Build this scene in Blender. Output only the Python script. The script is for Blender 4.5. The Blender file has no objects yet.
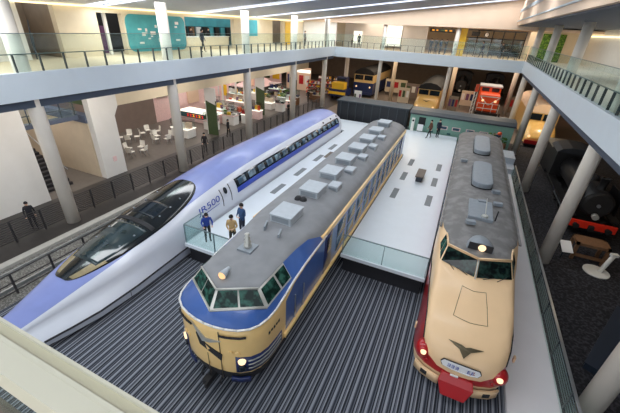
import bpy, bmesh, math, random
from mathutils import Vector, Matrix
random.seed(11)
scene = bpy.context.scene
COL = scene.collection
PI = math.pi

# ------------------------------------------------------------------ materials
def lin(c):
    c = c / 255.0
    return c / 12.92 if c <= 0.04045 else ((c + 0.055) / 1.055) ** 2.4

def rgb(r, g, b):
    return (lin(r), lin(g), lin(b), 1.0)

def mat(name, col, rough=0.5, metal=0.0, noise=0.06, scale=6.0, coat=0.0, bump=0.0):
    m = bpy.data.materials.new(name)
    m.use_nodes = True
    nt = m.node_tree
    b = nt.nodes['Principled BSDF']
    b.inputs['Roughness'].default_value = rough
    b.inputs['Metallic'].default_value = metal
    if coat:
        b.inputs['Coat Weight'].default_value = coat
        b.inputs['Coat Roughness'].default_value = 0.08
    c = rgb(*col)
    if noise:
        tc = nt.nodes.new('ShaderNodeTexCoord')
        n = nt.nodes.new('ShaderNodeTexNoise')
        n.inputs['Scale'].default_value = scale
        n.inputs['Detail'].default_value = 5.0
        r = nt.nodes.new('ShaderNodeValToRGB')
        r.color_ramp.elements[0].position = 0.3
        r.color_ramp.elements[1].position = 0.7
        r.color_ramp.elements[0].color = tuple(max(0, x * (1 - noise)) for x in c[:3]) + (1,)
        r.color_ramp.elements[1].color = tuple(min(1, x * (1 + noise)) for x in c[:3]) + (1,)
        nt.links.new(tc.outputs['Object'], n.inputs['Vector'])
        nt.links.new(n.outputs['Fac'], r.inputs['Fac'])
        nt.links.new(r.outputs['Color'], b.inputs['Base Color'])
        if bump:
            bp = nt.nodes.new('ShaderNodeBump')
            bp.inputs['Strength'].default_value = bump
            nt.links.new(n.outputs['Fac'], bp.inputs['Height'])
            nt.links.new(bp.outputs['Normal'], b.inputs['Normal'])
    else:
        b.inputs['Base Color'].default_value = c
    return m

def emis(name, col, strength):
    m = bpy.data.materials.new(name)
    m.use_nodes = True
    nt = m.node_tree
    nt.nodes.remove(nt.nodes['Principled BSDF'])
    e = nt.nodes.new('ShaderNodeEmission')
    e.inputs['Color'].default_value = rgb(*col)
    e.inputs['Strength'].default_value = strength
    nt.links.new(e.outputs[0], nt.nodes['Material Output'].inputs['Surface'])
    return m

def glass(name, tint, refl=0.08, rough=0.03, body=0.0, bodycol=(200, 220, 220)):
    m = bpy.data.materials.new(name)
    m.use_nodes = True
    nt = m.node_tree
    nt.nodes.remove(nt.nodes['Principled BSDF'])
    t = nt.nodes.new('ShaderNodeBsdfTransparent')
    t.inputs['Color'].default_value = rgb(*tint)
    g = nt.nodes.new('ShaderNodeBsdfGlossy')
    g.inputs['Roughness'].default_value = rough
    mx = nt.nodes.new('ShaderNodeMixShader')
    mx.inputs['Fac'].default_value = refl
    nt.links.new(t.outputs[0], mx.inputs[1])
    nt.links.new(g.outputs[0], mx.inputs[2])
    last = mx
    if body:
        d = nt.nodes.new('ShaderNodeBsdfDiffuse')
        d.inputs['Color'].default_value = rgb(*bodycol)
        m2 = nt.nodes.new('ShaderNodeMixShader')
        m2.inputs['Fac'].default_value = body
        nt.links.new(mx.outputs[0], m2.inputs[1])
        nt.links.new(d.outputs[0], m2.inputs[2])
        last = m2
    nt.links.new(last.outputs[0], nt.nodes['Material Output'].inputs['Surface'])
    return m

def stripe_mat(name):
    """carpet woven in narrow lengthwise stripes of slate, navy and pale grey"""
    m = bpy.data.materials.new(name)
    m.use_nodes = True
    nt = m.node_tree
    b = nt.nodes['Principled BSDF']
    b.inputs['Roughness'].default_value = 0.95
    tc = nt.nodes.new('ShaderNodeTexCoord')
    sp = nt.nodes.new('ShaderNodeSeparateXYZ')
    mul = nt.nodes.new('ShaderNodeMath'); mul.operation = 'MULTIPLY'
    mul.inputs[1].default_value = 1 / 0.5
    fr = nt.nodes.new('ShaderNodeMath'); fr.operation = 'FRACT'
    rp = nt.nodes.new('ShaderNodeValToRGB')
    cr = rp.color_ramp
    cr.interpolation = 'CONSTANT'
    D = (40, 45, 57); Mi = (92, 97, 108); L = (146, 150, 160); K = (28, 32, 42)
    seq = [(0, D), (.07, L), (.20, Mi), (.26, D), (.36, Mi), (.42, K), (.50, L), (.60, D), (.66, Mi), (.75, L), (.82, K), (.93, Mi)]
    while len(cr.elements) < len(seq):
        cr.elements.new(0.5)
    for e, (p, c) in zip(cr.elements, seq):
        e.position = p
        e.color = rgb(*c)
    n = nt.nodes.new('ShaderNodeTexNoise')
    n.inputs['Scale'].default_value = 60
    mx = nt.nodes.new('ShaderNodeMixRGB'); mx.blend_type = 'MULTIPLY'
    mx.inputs['Fac'].default_value = 0.25
    nt.links.new(tc.outputs['Object'], sp.inputs[0])
    nt.links.new(tc.outputs['Object'], n.inputs['Vector'])
    nt.links.new(sp.outputs['X'], mul.inputs[0])
    nt.links.new(mul.outputs[0], fr.inputs[0])
    nt.links.new(fr.outputs[0], rp.inputs['Fac'])
    nt.links.new(rp.outputs['Color'], mx.inputs[1])
    nt.links.new(n.outputs['Fac'], mx.inputs[2])
    nt.links.new(mx.outputs[0], b.inputs['Base Color'])
    return m

def speckle_mat(name, c0, c1, scale=25, rough=0.9):
    m = mat(name, c0, rough, noise=0.3, scale=scale)
    r = [n for n in m.node_tree.nodes if n.type == 'VALTORGB'][0]
    r.color_ramp.elements[0].color = rgb(*c0)
    r.color_ramp.elements[1].color = rgb(*c1)
    r.color_ramp.elements[0].position = .45
    r.color_ramp.elements[1].position = .62
    return m

# ------------------------------------------------------------------ mesh builder
def base_of(o):
    p = Vector((0, 0, 0))
    while o is not None:
        p += o.location
        o = o.parent
    return p

class MB:
    def __init__(s):
        s.v = []; s.f = []; s.m = []; s.s = []
    def add(s, vs, fs, m=0, smooth=False):
        k = len(s.v)
        s.v += [tuple(p) for p in vs]
        for i, f in enumerate(fs):
            s.f.append(tuple(k + a for a in f))
            s.m.append(m[i] if isinstance(m, list) else m)
            s.s.append(smooth)
        return s
    def box(s, x0, x1, y0, y1, z0, z1, m=0):
        vs = [(x, y, z) for z in (z0, z1) for y in (y0, y1) for x in (x0, x1)]
        return s.add(vs, [(0, 2, 3, 1), (4, 5, 7, 6), (0, 1, 5, 4), (2, 6, 7, 3), (0, 4, 6, 2), (1, 3, 7, 5)], m)
    def obox(s, c, size, rz=0, m=0, rx=0, ry=0):
        M = Matrix.Translation(c) @ Matrix.Rotation(rz, 4, 'Z') @ Matrix.Rotation(ry, 4, 'Y') @ Matrix.Rotation(rx, 4, 'X')
        a, b, d = size[0] / 2, size[1] / 2, size[2] / 2
        vs = [M @ Vector((x, y, z)) for z in (-d, d) for y in (-b, b) for x in (-a, a)]
        return s.add(vs, [(0, 2, 3, 1), (4, 5, 7, 6), (0, 1, 5, 4), (2, 6, 7, 3), (0, 4, 6, 2), (1, 3, 7, 5)], m)
    def cyl(s, p0, p1, r0, r1=None, n=14, m=0, smooth=True):
        r1 = r0 if r1 is None else r1
        p0 = Vector(p0); p1 = Vector(p1)
        d = (p1 - p0).normalized()
        a = d.orthogonal().normalized(); b = d.cross(a)
        vs = []
        for p, r in ((p0, r0), (p1, r1)):
            for i in range(n):
                t = 2 * PI * i / n
                vs.append(p + a * math.cos(t) * r + b * math.sin(t) * r)
        s.add(vs, [(i, (i + 1) % n, n + (i + 1) % n, n + i) for i in range(n)], m, smooth)
        s.add(vs, [tuple(range(n))[::-1], tuple(range(n, 2 * n))], m, False)
        return s
    def tube(s, pts, r, n=8, m=0):
        for a, b in zip(pts, pts[1:]):
            s.cyl(a, b, r, r, n, m)
        return s
    def grid(s, rows, m=0, smooth=True, close=False):
        nr = len(rows); nc = len(rows[0])
        vs = [p for r in rows for p in r]
        fs = []; ms = []
        for i in range(nr - 1):
            for j in range(nc if close else nc - 1):
                j2 = (j + 1) % nc
                fs.append((i * nc + j, i * nc + j2, (i + 1) * nc + j2, (i + 1) * nc + j))
                ms.append(m(i, j) if callable(m) else m)
        return s.add(vs, fs, ms, smooth)
    def sheet(s, rows, nrm, th, m=0, smooth=True):
        """a patch with thickness: rows of points pushed out along nrm by th, closed at its edges"""
        top = [[tuple(Vector(p) + Vector(nrm(i, j)) * th) for j, p in enumerate(r)] for i, r in enumerate(rows)]
        s.grid(top, m, smooth)
        ring = [(0, j) for j in range(len(rows[0]))] + [(i, len(rows[0]) - 1) for i in range(1, len(rows))] + \
               [(len(rows) - 1, j) for j in range(len(rows[0]) - 2, -1, -1)] + [(i, 0) for i in range(len(rows) - 2, 0, -1)]
        vs = [rows[i][j] for i, j in ring] + [top[i][j] for i, j in ring]
        n = len(ring)
        s.add(vs, [(k, (k + 1) % n, n + (k + 1) % n, n + k) for k in range(n)], m, False)
        return s
    def prism(s, poly, z0, z1, m=0):
        n = len(poly)
        vs = [(x, y, z0) for x, y in poly] + [(x, y, z1) for x, y in poly]
        return s.add(vs, [tuple(range(n))[::-1], tuple(range(n, 2 * n))] + [(i, (i + 1) % n, n + (i + 1) % n, n + i) for i in range(n)], m)
    def lathe(s, c, prof, n=20, m=0):
        rows = [[(c[0] + r * math.cos(2 * PI * i / n), c[1] + r * math.sin(2 * PI * i / n), c[2] + z) for i in range(n)] for r, z in prof]
        return s.grid(rows, m, True, True)
    def ell(s, c, r, n=14, k=8, m=0, lo=-1.0):
        rows = []
        a0 = math.asin(lo)
        for i in range(k + 1):
            a = a0 + (PI / 2 - a0) * i / k
            rows.append([(c[0] + r[0] * math.cos(a) * math.cos(2 * PI * j / n), c[1] + r[1] * math.cos(a) * math.sin(2 * PI * j / n), c[2] + r[2] * math.sin(a)) for j in range(n)])
        return s.grid(rows, m, True, True)
    def build(s, name, mats, parent=None, bevel=0.0, label=None, recalc=True):
        me = bpy.data.meshes.new(name)
        if not isinstance(mats, (list, tuple)):
            mats = [mats]
        vs = [Vector(p) for p in s.v]
        if parent is not None:
            off = base_of(parent)
        else:
            xs = [p.x for p in vs]; ys = [p.y for p in vs]; zs = [p.z for p in vs]
            off = Vector(((min(xs) + max(xs)) / 2, (min(ys) + max(ys)) / 2, min(zs)))
        me.from_pydata([tuple(p - off) for p in vs], [], s.f)
        for m in mats:
            me.materials.append(m)
        me.polygons.foreach_set('material_index', s.m)
        me.polygons.foreach_set('use_smooth', s.s)
        if recalc:
            bm = bmesh.new(); bm.from_mesh(me)
            bmesh.ops.remove_doubles(bm, verts=bm.verts, dist=1e-4)
            bmesh.ops.recalc_face_normals(bm, faces=bm.faces)
            bm.to_mesh(me); bm.free()
        me.update()
        o = bpy.data.objects.new(name, me)
        COL.objects.link(o)
        if parent is not None:
            o.parent = parent
        else:
            o.location = off
        if bevel:
            b = o.modifiers.new('bevel', 'BEVEL')
            b.width = bevel; b.segments = 2; b.limit_method = 'ANGLE'
        if label:
            o['label'] = label
        return o

def tag(o, label, cat, group=None):
    o['label'] = label; o['category'] = cat
    if group:
        o['group'] = group
    return o

def struct(o, label=None):
    o['kind'] = 'structure'
    if label:
        o['label'] = label
    return o

def thing(name, label, cat, loc=(0, 0, 0), rz=0, group=None):
    o = bpy.data.objects.new(name, None)
    COL.objects.link(o)
    o.location = loc; o.rotation_euler = (0, 0, rz)
    return tag(o, label, cat, group)

def dup(root, loc=None, rz=None, label=None, group=None):
    r = root.copy(); COL.objects.link(r)
    if loc is not None: r.location = loc
    if rz is not None: r.rotation_euler = (0, 0, rz)
    if label: r['label'] = label
    if group: r['group'] = group
    for ch in list(root.children):
        c = ch.copy(); COL.objects.link(c); c.parent = r
        for g in list(ch.children):
            d = g.copy(); COL.objects.link(d); d.parent = c
    return r

def text_geo(txt, size):
    cu = bpy.data.curves.new('lettering', 'FONT')
    cu.body = txt; cu.size = size
    ob = bpy.data.objects.new('lettering', cu); COL.objects.link(ob)
    dg = bpy.context.evaluated_depsgraph_get()
    me = bpy.data.meshes.new_from_object(ob.evaluated_get(dg))
    bm = bmesh.new(); bm.from_mesh(me)
    bmesh.ops.triangulate(bm, faces=bm.faces)
    vs = [tuple(v.co) for v in bm.verts]; bm.verts.index_update()
    fs = [tuple(v.index for v in f.verts) for f in bm.faces]
    bm.free()
    bpy.data.objects.remove(ob); bpy.data.curves.remove(cu); bpy.data.meshes.remove(me)
    return vs, fs

def lerp(a, b, t):
    return tuple(x + (y - x) * t for x, y in zip(a, b))

def interp(tab, x):
    if x <= tab[0][0]: return tab[0][1]
    for (a, p), (b, q) in zip(tab, tab[1:]):
        if x <= b:
            t = (x - a) / (b - a)
            return p + (q - p) * t
    return tab[-1][1]

# ------------------------------------------------------------------ palette
M = dict(
    carpet=stripe_mat('striped_carpet'),
    darkfloor=mat('dark_stone_floor', (54, 51, 50), .45, noise=.15, scale=3),
    cafefloor=mat('brown_grey_floor', (100, 94, 88), .5, noise=.08, scale=3),
    rightfloor=speckle_mat('black_speckled_carpet', (16, 16, 20), (56, 54, 60), 9),
    farfloor=mat('warm_dark_floor', (118, 108, 100), .4, noise=.2, scale=2),
    deck=mat('white_deck', (218, 226, 233), .35, noise=.015, scale=2),
    walkway=mat('pale_walkway', (238, 235, 237), .28, noise=.02, scale=1),
    deckside=mat('dark_deck_side', (34, 34, 40), .6),
    white=mat('white_paint', (232, 230, 226), .5, noise=.02, scale=2),
    fascia=mat('fascia_white', (212, 222, 230), .42, noise=.015, scale=1.5),
    column=mat('column_paint', (228, 220, 208), .5, noise=.02, scale=2),
    cream_wall=mat('cream_wall', (222, 208, 182), .6, noise=.03, scale=2),
    beige_wall=mat('beige_wall', (206, 190, 166), .6, noise=.04, scale=2),
    brown_wall=mat('brown_wall', (142, 124, 104), .6, noise=.1, scale=2),
    grey_wall=mat('taupe_wall', (128, 114, 106), .7, noise=.05, scale=2),
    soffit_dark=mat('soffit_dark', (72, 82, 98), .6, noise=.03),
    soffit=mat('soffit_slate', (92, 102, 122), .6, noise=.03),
    roofpanel=mat('roof_panel', (168, 174, 188), .6, noise=.03),
    peach=mat('peach_wall', (232, 204, 178), .6, noise=.03, scale=1),
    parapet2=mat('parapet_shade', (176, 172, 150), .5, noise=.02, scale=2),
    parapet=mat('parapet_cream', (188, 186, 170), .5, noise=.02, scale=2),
    black=mat('black_paint', (18, 18, 20), .45),
    black2=mat('matte_black', (24, 23, 24), .7, noise=.2),
    post=mat('post_grey', (66, 72, 80), .4, metal=.4),
    rail=mat('rail_steel', (120, 136, 140), .3, metal=.6),
    fence=mat('fence_charcoal', (52, 50, 52), .5, noise=.1),
    steel=mat('steel', (176, 180, 184), .3, metal=.8),
    glassrail=glass('balustrade_glass', (244, 250, 248), .05, body=.012, bodycol=(190, 220, 214)),
    glassdeck=glass('deck_glass', (242, 250, 249), .06, body=.05, bodycol=(200, 230, 230)),
    glasswin=glass('case_glass', (225, 232, 232), .1),
    # trains
    t_cream=mat('train_cream', (246, 208, 140), .32, noise=.03, scale=3, coat=.3),
    t_cream2=mat('train_ivory', (238, 202, 158), .38, noise=.02, scale=2, coat=.15),
    t_blue=mat('train_blue', (58, 96, 166), .32, noise=.06, scale=3, coat=.4),
    t_navy=mat('train_navy', (30, 44, 92), .35, noise=.05, scale=3, coat=.3),
    t_red=mat('train_red', (178, 28, 34), .28, noise=.05, scale=3, coat=.5),
    t_roof=mat('roof_grey', (130, 132, 136), .6, noise=.12, scale=1.6),
    t_roof2=speckle_mat('roof_slate_mottled', (112, 110, 109), (131, 129, 128), 2.6, .6),
    t_unit=mat('roof_unit_grey', (176, 184, 192), .5, noise=.05),
    t_unit2=mat('roof_unit_slate', (136, 144, 152), .45, noise=.06),
    t_dark=mat('underframe', (38, 38, 42), .7, noise=.2),
    t_frame=mat('window_frame', (196, 196, 190), .35, metal=.5),
    t_glass=speckle_mat('cab_glass', (20, 40, 36), (58, 104, 92), 4.0, .08),
    t_glass2=speckle_mat('black_cab_glass', (12, 18, 18), (36, 58, 52), 5.0, .08),
    t_glassd=mat('dark_glass', (28, 36, 44), .07, noise=.3, scale=2),
    t_glassb=speckle_mat('coach_window_glass', (60, 84, 104), (132, 156, 172), 1.5, .1),
    lilac=mat('shinkansen_lilac', (132, 145, 202), .32, noise=.04, scale=2, coat=.2),
    silver=mat('shinkansen_silver', (214, 218, 228), .28, noise=.015, scale=2, coat=.4),
    silverd=mat('shinkansen_skirt', (186, 192, 204), .3, noise=.03, coat=.3),
    s_blue=mat('shinkansen_stripe_blue', (52, 78, 182), .3, noise=.03),
    logo=mat('logo_blue', (48, 72, 170), .35, noise=0),
    canopy=mat('canopy_black', (30, 34, 36), .1, noise=.15, scale=2, coat=.5),
    canopyglass=mat('canopy_glass', (44, 58, 62), .05, noise=.3, scale=1.5, coat=.6),
    gold=mat('gold_tint', (150, 136, 104), .2, noise=.08, metal=.1),
    bronze=mat('bronze_emblem', (98, 88, 68), .35, metal=.5),
    green=mat('coach_green', (126, 168, 152), .4, noise=.05),
    wagonblack=mat('wagon_charcoal', (36, 40, 46), .6, noise=.12),
    wagonroof=mat('wagon_roof', (60, 68, 75), .6, noise=.1),
    orange=mat('loco_orange', (232, 84, 36), .35, noise=.05),
    redbeam=mat('beam_red', (236, 50, 28), .35, noise=.04),
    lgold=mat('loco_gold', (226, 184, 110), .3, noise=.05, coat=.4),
    wood=mat('brown_wood', (116, 82, 54), .55, noise=.2, scale=8),
    yellow=mat('signal_yellow', (248, 200, 48), .4, noise=.03),
    teal=mat('teal_mural', (70, 158, 168), .5, noise=.16, scale=1.2),
    tealdark=mat('teal_dark', (40, 92, 100), .5, noise=.2),
    pink=mat('pink_panel', (238, 206, 204), .5, noise=.08),
    purple=mat('plum_panel', (112, 70, 110), .5, noise=.1),
    greenpanel=mat('forest_panel', (66, 84, 52), .6, noise=.15),
    leaf=speckle_mat('leaf_green', (52, 96, 34), (120, 156, 60), 6),
    navyplinth=mat('navy_plinth', (32, 42, 56), .5, noise=.05),
    skin=mat('skin', (222, 178, 150), .5, noise=.02),
    hair=mat('hair', (28, 24, 24), .5),
    plastic=mat('white_plastic', (240, 238, 230), .4, noise=.02),
    lampglow=emis('lamp_glow', (255, 222, 176), 1.6),
    lampwarm=emis('lamp_warm', (255, 206, 150), 1.3),
    cove=emis('cove_glow', (255, 232, 180), 2.2),
    skylight=emis('skylight_glow', (238, 246, 255), 2.4),
    litpanel=emis('lit_panel', (255, 244, 226), 1.6),
    screen=emis('screen_blue', (60, 110, 220), 1.2),
    screenred=emis('sign_red', (240, 60, 50), 1.0),
    signtext=emis('sign_amber', (255, 170, 60), 1.2),
    paper=mat('paper_white', (244, 244, 244), .6, noise=0),
    brownbench=mat('bench_brown', (96, 84, 74), .5, noise=.1),
    slot=mat('deck_grate', (122, 128, 132), .6, noise=.1),
    stone=mat('pale_kerb', (176, 174, 168), .7, noise=.06),
    ballast=speckle_mat('ballast', (92, 90, 86), (140, 138, 132), 14, .9),
)
M['t_glass2'].node_tree.nodes['Principled BSDF'].inputs['Specular IOR Level'].default_value = .15
M['t_glass'].node_tree.nodes['Principled BSDF'].inputs['Specular IOR Level'].default_value = .3
CLOTH = {}
def cloth(r, g, b):
    k = (r, g, b)
    if k not in CLOTH:
        CLOTH[k] = mat('cloth_%d_%d_%d' % k, k, .85, noise=.1, scale=12)
    return CLOTH[k]
# ------------------------------------------------------------------ the building
def sbox(name, x0, x1, y0, y1, z0, z1, m, label=None):
    return struct(MB().box(x0, x1, y0, y1, z0, z1).build(name, M[m]), label)

XL, XR = -17.2, 5.1          # edges of the upper galleries
YF = 46.0                    # edge of the far gallery
ZT, ZB = 7.6, 6.48           # top and underside of the gallery edge
sbox('floor', -13.9, 4.9, -8, 40, -.3, 0, 'carpet')
sbox('floor_left', -21.0, -16.7, -8, 80, -.3, 0, 'darkfloor')
sbox('floor_track', -16.3, -13.9, -8, 40, -.3, 0, 'ballast')
sbox('floor_cafe', -48, -21.0, -8, 80, -.3, 0, 'cafefloor')
sbox('floor_right', 4.9, 16, -8, 40, -.3, 0, 'rightfloor')
sbox('floor_far', -16.7, 16, 40, 80, -.3, 0, 'farfloor')
sbox('kerb_left', -16.7, -16.3, -8, 40, -.3, .14, 'stone')
for x in (-15.85, -14.75):
    struct(MB().box(x - .04, x + .04, -8, 40, 0, .14).build('track_rail', M['steel']))

# upper gallery slabs and their white edges
sbox('floor_upper_left', -42, XL - .25, -8, 80, 6.6, 7.5, 'cream_wall')
sbox('wall_upper_left_end', -25.1, -17.5, 46.6, 46.8, 7.5, 10.45, 'white')
sbox('fascia_left', XL - .25, XL, -8, YF, ZB, ZT, 'fascia')
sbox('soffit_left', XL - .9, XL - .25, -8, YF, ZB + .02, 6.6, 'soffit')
sbox('floor_upper_right', XR + .25, 16, -8, 80, 6.6, 7.5, 'white')
sbox('fascia_right', XR, XR + .25, -8, YF, ZB, ZT, 'fascia')
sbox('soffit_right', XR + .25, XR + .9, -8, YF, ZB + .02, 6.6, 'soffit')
sbox('floor_upper_far', XL - .25, XR + .25, YF + .25, 80, 6.5, 7.5, 'beige_wall')
sbox('fascia_far', XL - .25, XR + .25, YF, YF + .25, ZB - .1, ZT, 'fascia')
sbox('beam_left', -21.5, -21.0, 15.42, 46, 4.6, 6.6, 'cream_wall')

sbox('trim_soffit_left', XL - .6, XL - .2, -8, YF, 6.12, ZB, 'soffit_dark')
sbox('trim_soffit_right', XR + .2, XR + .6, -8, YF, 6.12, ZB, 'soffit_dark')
# ground floor wall on the left with its openings
sbox('wall_left', -21.5, -21.0, -8, 9.75, 0, 6.6, 'white')
b = MB()
b.prism([(13.45, 0), (15.05, 0), (15.05, 4.0), (15.42, 4.6), (15.42, 6.6), (13.45, 6.6)], 0, .5)
b.v = [(-21.5 + z, x, y) for x, y, z in b.v]
struct(b.build('wall_panel_left', M['white']))
sbox('wall_stair_side', -29, -21.5, 13.4, 13.8, 0, 3.75, 'beige_wall')
sbox('beam_stair', -29, -21.5, 13.35, 13.85, 3.75, 4.25, 'soffit')
sbox('wall_stair_back', -29.3, -29, -8, 13.6, 0, 6.6, 'brown_wall')
sbox('wall_stair_upper', -29, -21.5, 15.1, 15.3, 4.25, 6.6, 'greenpanel')
sbox('wall_cafe', -29.4, -29.1, 15.3, 25.5, 0, 5.2, 'grey_wall')
sbox('ceiling_cafe', -42, -21.5, 15.3, 46, 6.2, 6.55, 'beige_wall')
sbox('wall_hall_back', -42.3, -42, 13, 80, 0, 6.6, 'grey_wall')
sbox('wall_far', -42, 16, 76, 76.3, 0, 7, 'brown_wall')
sbox('wall_right', 15.7, 16, -8, 80, 0, 14, 'brown_wall')

# upper floor: left wall with recesses
def wall2(y0, y1, z0=7.5, z1=10.4, m='cream_wall'):
    sbox('wall_upper_left', -22.7, -22.3, y0, y1, z0, z1, m)
wall2(-8, 11.9, m='white'); wall2(13.75, 16.3); wall2(18.15, 24.0); wall2(30.7, 38.2); wall2(40.8, 46.5)
wall2(16.3, 18.15, 10.0); wall2(24.0, 30.7, 10.05); wall2(38.2, 40.8, 10.2)
sbox('wall_recess_back', -25.4, -25.1, 11.4, 46.5, 7.5, 10.4, 'brown_wall')
sbox('wall_recess_side', -25.1, -22.7, 13.75, 14.0, 7.5, 10.4, 'brown_wall')
sbox('wall_recess_end', -25.1, -22.7, 11.6, 11.9, 7.5, 10.4, 'brown_wall')
struct(MB().box(-22.3, -22.1, -6, 46, 10.26, 10.36).build('trim_cove', M['cove']), 'warm cove light along the top of the left gallery wall')

# sloping roof of the atrium: panels running across, luminous strips between them
def zr(x):
    return 12.95 + .115 * x
strips = [-2.0, 7.2, 16.4, 25.7, 34.4, 44.2]
HS = .75
edges = [-4.0] + [e for s in strips for e in (s - HS, s + HS)] + [46.0]
def slab(y0, y1, x0, x1, up, th, name, m):
    b = MB()
    vs = [(x, y, zr(x) + dz) for dz in (up, up + th) for y in (y0, y1) for x in (x0, x1)]
    b.add(vs, [(0, 2, 3, 1), (4, 5, 7, 6), (0, 1, 5, 4), (2, 6, 7, 3), (0, 4, 6, 2), (1, 3, 7, 5)])
    return struct(b.build(name, M[m]))
for i in range(0, len(edges), 2):
    slab(edges[i], edges[i + 1], -22.6, 3.3, 0, .25, 'ceiling_panel', 'roofpanel')
for s in strips:
    slab(s - HS, s + HS, -22.6, 3.3, .16, .1, 'ceiling_skylight', 'skylight')
# wall closing the roof above the far gallery, lower ceiling beyond
b = MB()
b.add([(x, y, z) for y in (YF, YF + .2) for x, z in ((-22.6, 10.35), (XR + 2, 10.6), (XR + 2, zr(XR + 2)), (-22.6, zr(-22.6) + .02))],
      [(0, 1, 2, 3), (7, 6, 5, 4), (0, 4, 5, 1), (1, 5, 6, 2), (2, 6, 7, 3), (3, 7, 4, 0)])
struct(b.build('wall_upper_far', M['peach']))
sbox('ceiling_far', -25, 16, YF + .2, 66, 10.6, 10.8, 'peach')
sbox('wall_far_upper_back', -25, 16, 62, 62.3, 7.5, 10.8, 'cream_wall')
# third floor on the right: overhang, wall with mouldings and dark windows
sbox('ceiling_upper_right', 3.5, 16, -8, 60, 10.93, 11.2, 'soffit_dark')
sbox('wall_third_floor', 3.3, 3.5, -8, 46, 11.0, 15, 'peach')
for z in (11.35, 12.2, 12.35):
    sbox('trim_third_floor', 3.2, 3.3, -8, 46, z, z + .07, 'fascia')
for i in range(4):
    y = 27.4 + i * 1.5
    f = struct(MB().box(3.24, 3.3, y, y + 1.3, 12.7, 14.0).build('window_%d' % (i + 1), M['t_frame']))
    struct(MB().box(3.22, 3.245, y + .08, y + 1.22, 12.78, 13.92).build('pane', M['t_glassd'], f))
sbox('wall_upper_right', 11.2, 11.5, 20, 60, 7.5, 10.93, 'white')
struct(MB().box(11.0, 11.2, 20, 60, 10.3, 10.42).build('trim_cove_right', M['cove']))

# columns
for y in (8.9, 17.2, 25.9, 34.8, 43.8, 53.0):
    struct(MB().cyl((-17.7, y, 0), (-17.7, y, 10.7), .32, n=24).build('column', M['column']))
for y in (-1.0, 9.0, 17.5, 26.9, 36.3, 45.6, 54.8):
    struct(MB().cyl((5.64, y, 0), (5.64, y, 10.95), .3, n=24).build('column', M['column']))
for x in (-10.95, -2.4):
    struct(MB().cyl((x, YF + .5, 0), (x, YF + .5, 11.4), .24, n=18).build('column', M['column']))
    struct(MB().cyl((x + .3, 55, 0), (x + .3, 55, 6.5), .3, n=18).build('column', M['beige_wall']))

# ------------------------------------------------------------------ platform between the trains
poly = [(-9.98, 9.1), (-6.66, 9.1), (-6.66, 27.0), (-3.38, 27.0), (-3.38, 11.75), (.33, 11.75), (.33, 35.1), (-12.6, 35.1), (-12.6, 31.0), (-9.98, 31.0)]
struct(MB().prism(poly, .84, 1.0).build('platform_deck', M['deck']), 'white raised platform deck running between the trains')
poly2 = [(-9.9, 9.3), (-6.76, 9.3), (-6.76, 27.1), (-3.28, 27.1), (-3.28, 11.95), (.23, 11.95), (.23, 35.0), (-12.5, 35.0), (-12.5, 31.1), (-9.9, 31.1)]
struct(MB().prism(poly2, 0, .84).build('platform_base', M['deckside']))
sbox('walkway_right', 3.42, 4.95, -2, 29.6, 0, .15, 'walkway')

def deck_rail(label, x0, x1, y, z, h, n, extra=None):
    t = thing('glass_balustrade', label, 'balustrade', ((x0 + x1) / 2, y, z))
    for i in range(n):
        a = x0 + (x1 - x0) * i / n; c = x0 + (x1 - x0) * (i + 1) / n
        MB().box(a + .01, c - .01, y - .012, y + .012, z, z + h).build('glass_pane', M['glassdeck'], t)
    for i in range(n + 1):
        a = x0 + (x1 - x0) * i / n
        MB().box(a - .012, a + .012, y - .03, y + .03, z, z + h).build('post', M['rail'], t)
    MB().box(x0, x1, y - .025, y + .025, z + h, z + h + .035).build('handrail', M['rail'], t)
    if extra:
        MB().box(x0 - .012, x0 + .012, y, y + extra, z, z + h).build('glass_pane', M['glassdeck'], t)
        MB().box(x0 - .02, x0 + .02, y, y + extra, z + h, z + h + .035).build('handrail', M['rail'], t)
deck_rail('glass balustrade at the near end of the deck by the silver bullet train', -9.94, -6.72, 9.2, 1.0, .95, 2, extra=1.2)
deck_rail('glass balustrade at the near end of the deck beside the red and cream train', -3.34, .29, 11.85, 1.0, .98, 2)

def grate(x, y, label, dark=False):
    return tag(MB().box(x - .17, x + .17, y - .75, y + .75, 1.0, 1.012).build('deck_grate', M['brownbench' if dark else 'slot']), label, 'grate', 'grates set in the deck')
for x, row in ((-2.53, 'by the blue train'), (-.46, 'by the red train')):
    for k, y in enumerate((19.35, 22.45, 25.5)):
        grate(x, y, '%s grey slot of the deck row %s' % (('nearest', 'middle', 'farthest')[k], row))
for k, y in enumerate((16.2, 19.3, 22.5, 25.6)):
    grate(-9.1, y, '%s grey slot in the deck along the bullet train' % ('nearest', 'second', 'third', 'farthest')[k])
grate(-8.68, 23.6, 'dark brown slot in the deck along the bullet train', True)

t = thing('bench', 'dark brown backless bench standing on the white deck', 'bench', (-1.45, 22.5, 1.0))
MB().box(-1.72, -1.18, 21.7, 23.3, 1.38, 1.46).build('seat', M['brownbench'], t, .02)
for y in (21.95, 23.05):
    MB().box(-1.66, -1.24, y - .06, y + .06, 1.0, 1.38).build('leg', M['post'], t)

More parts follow.
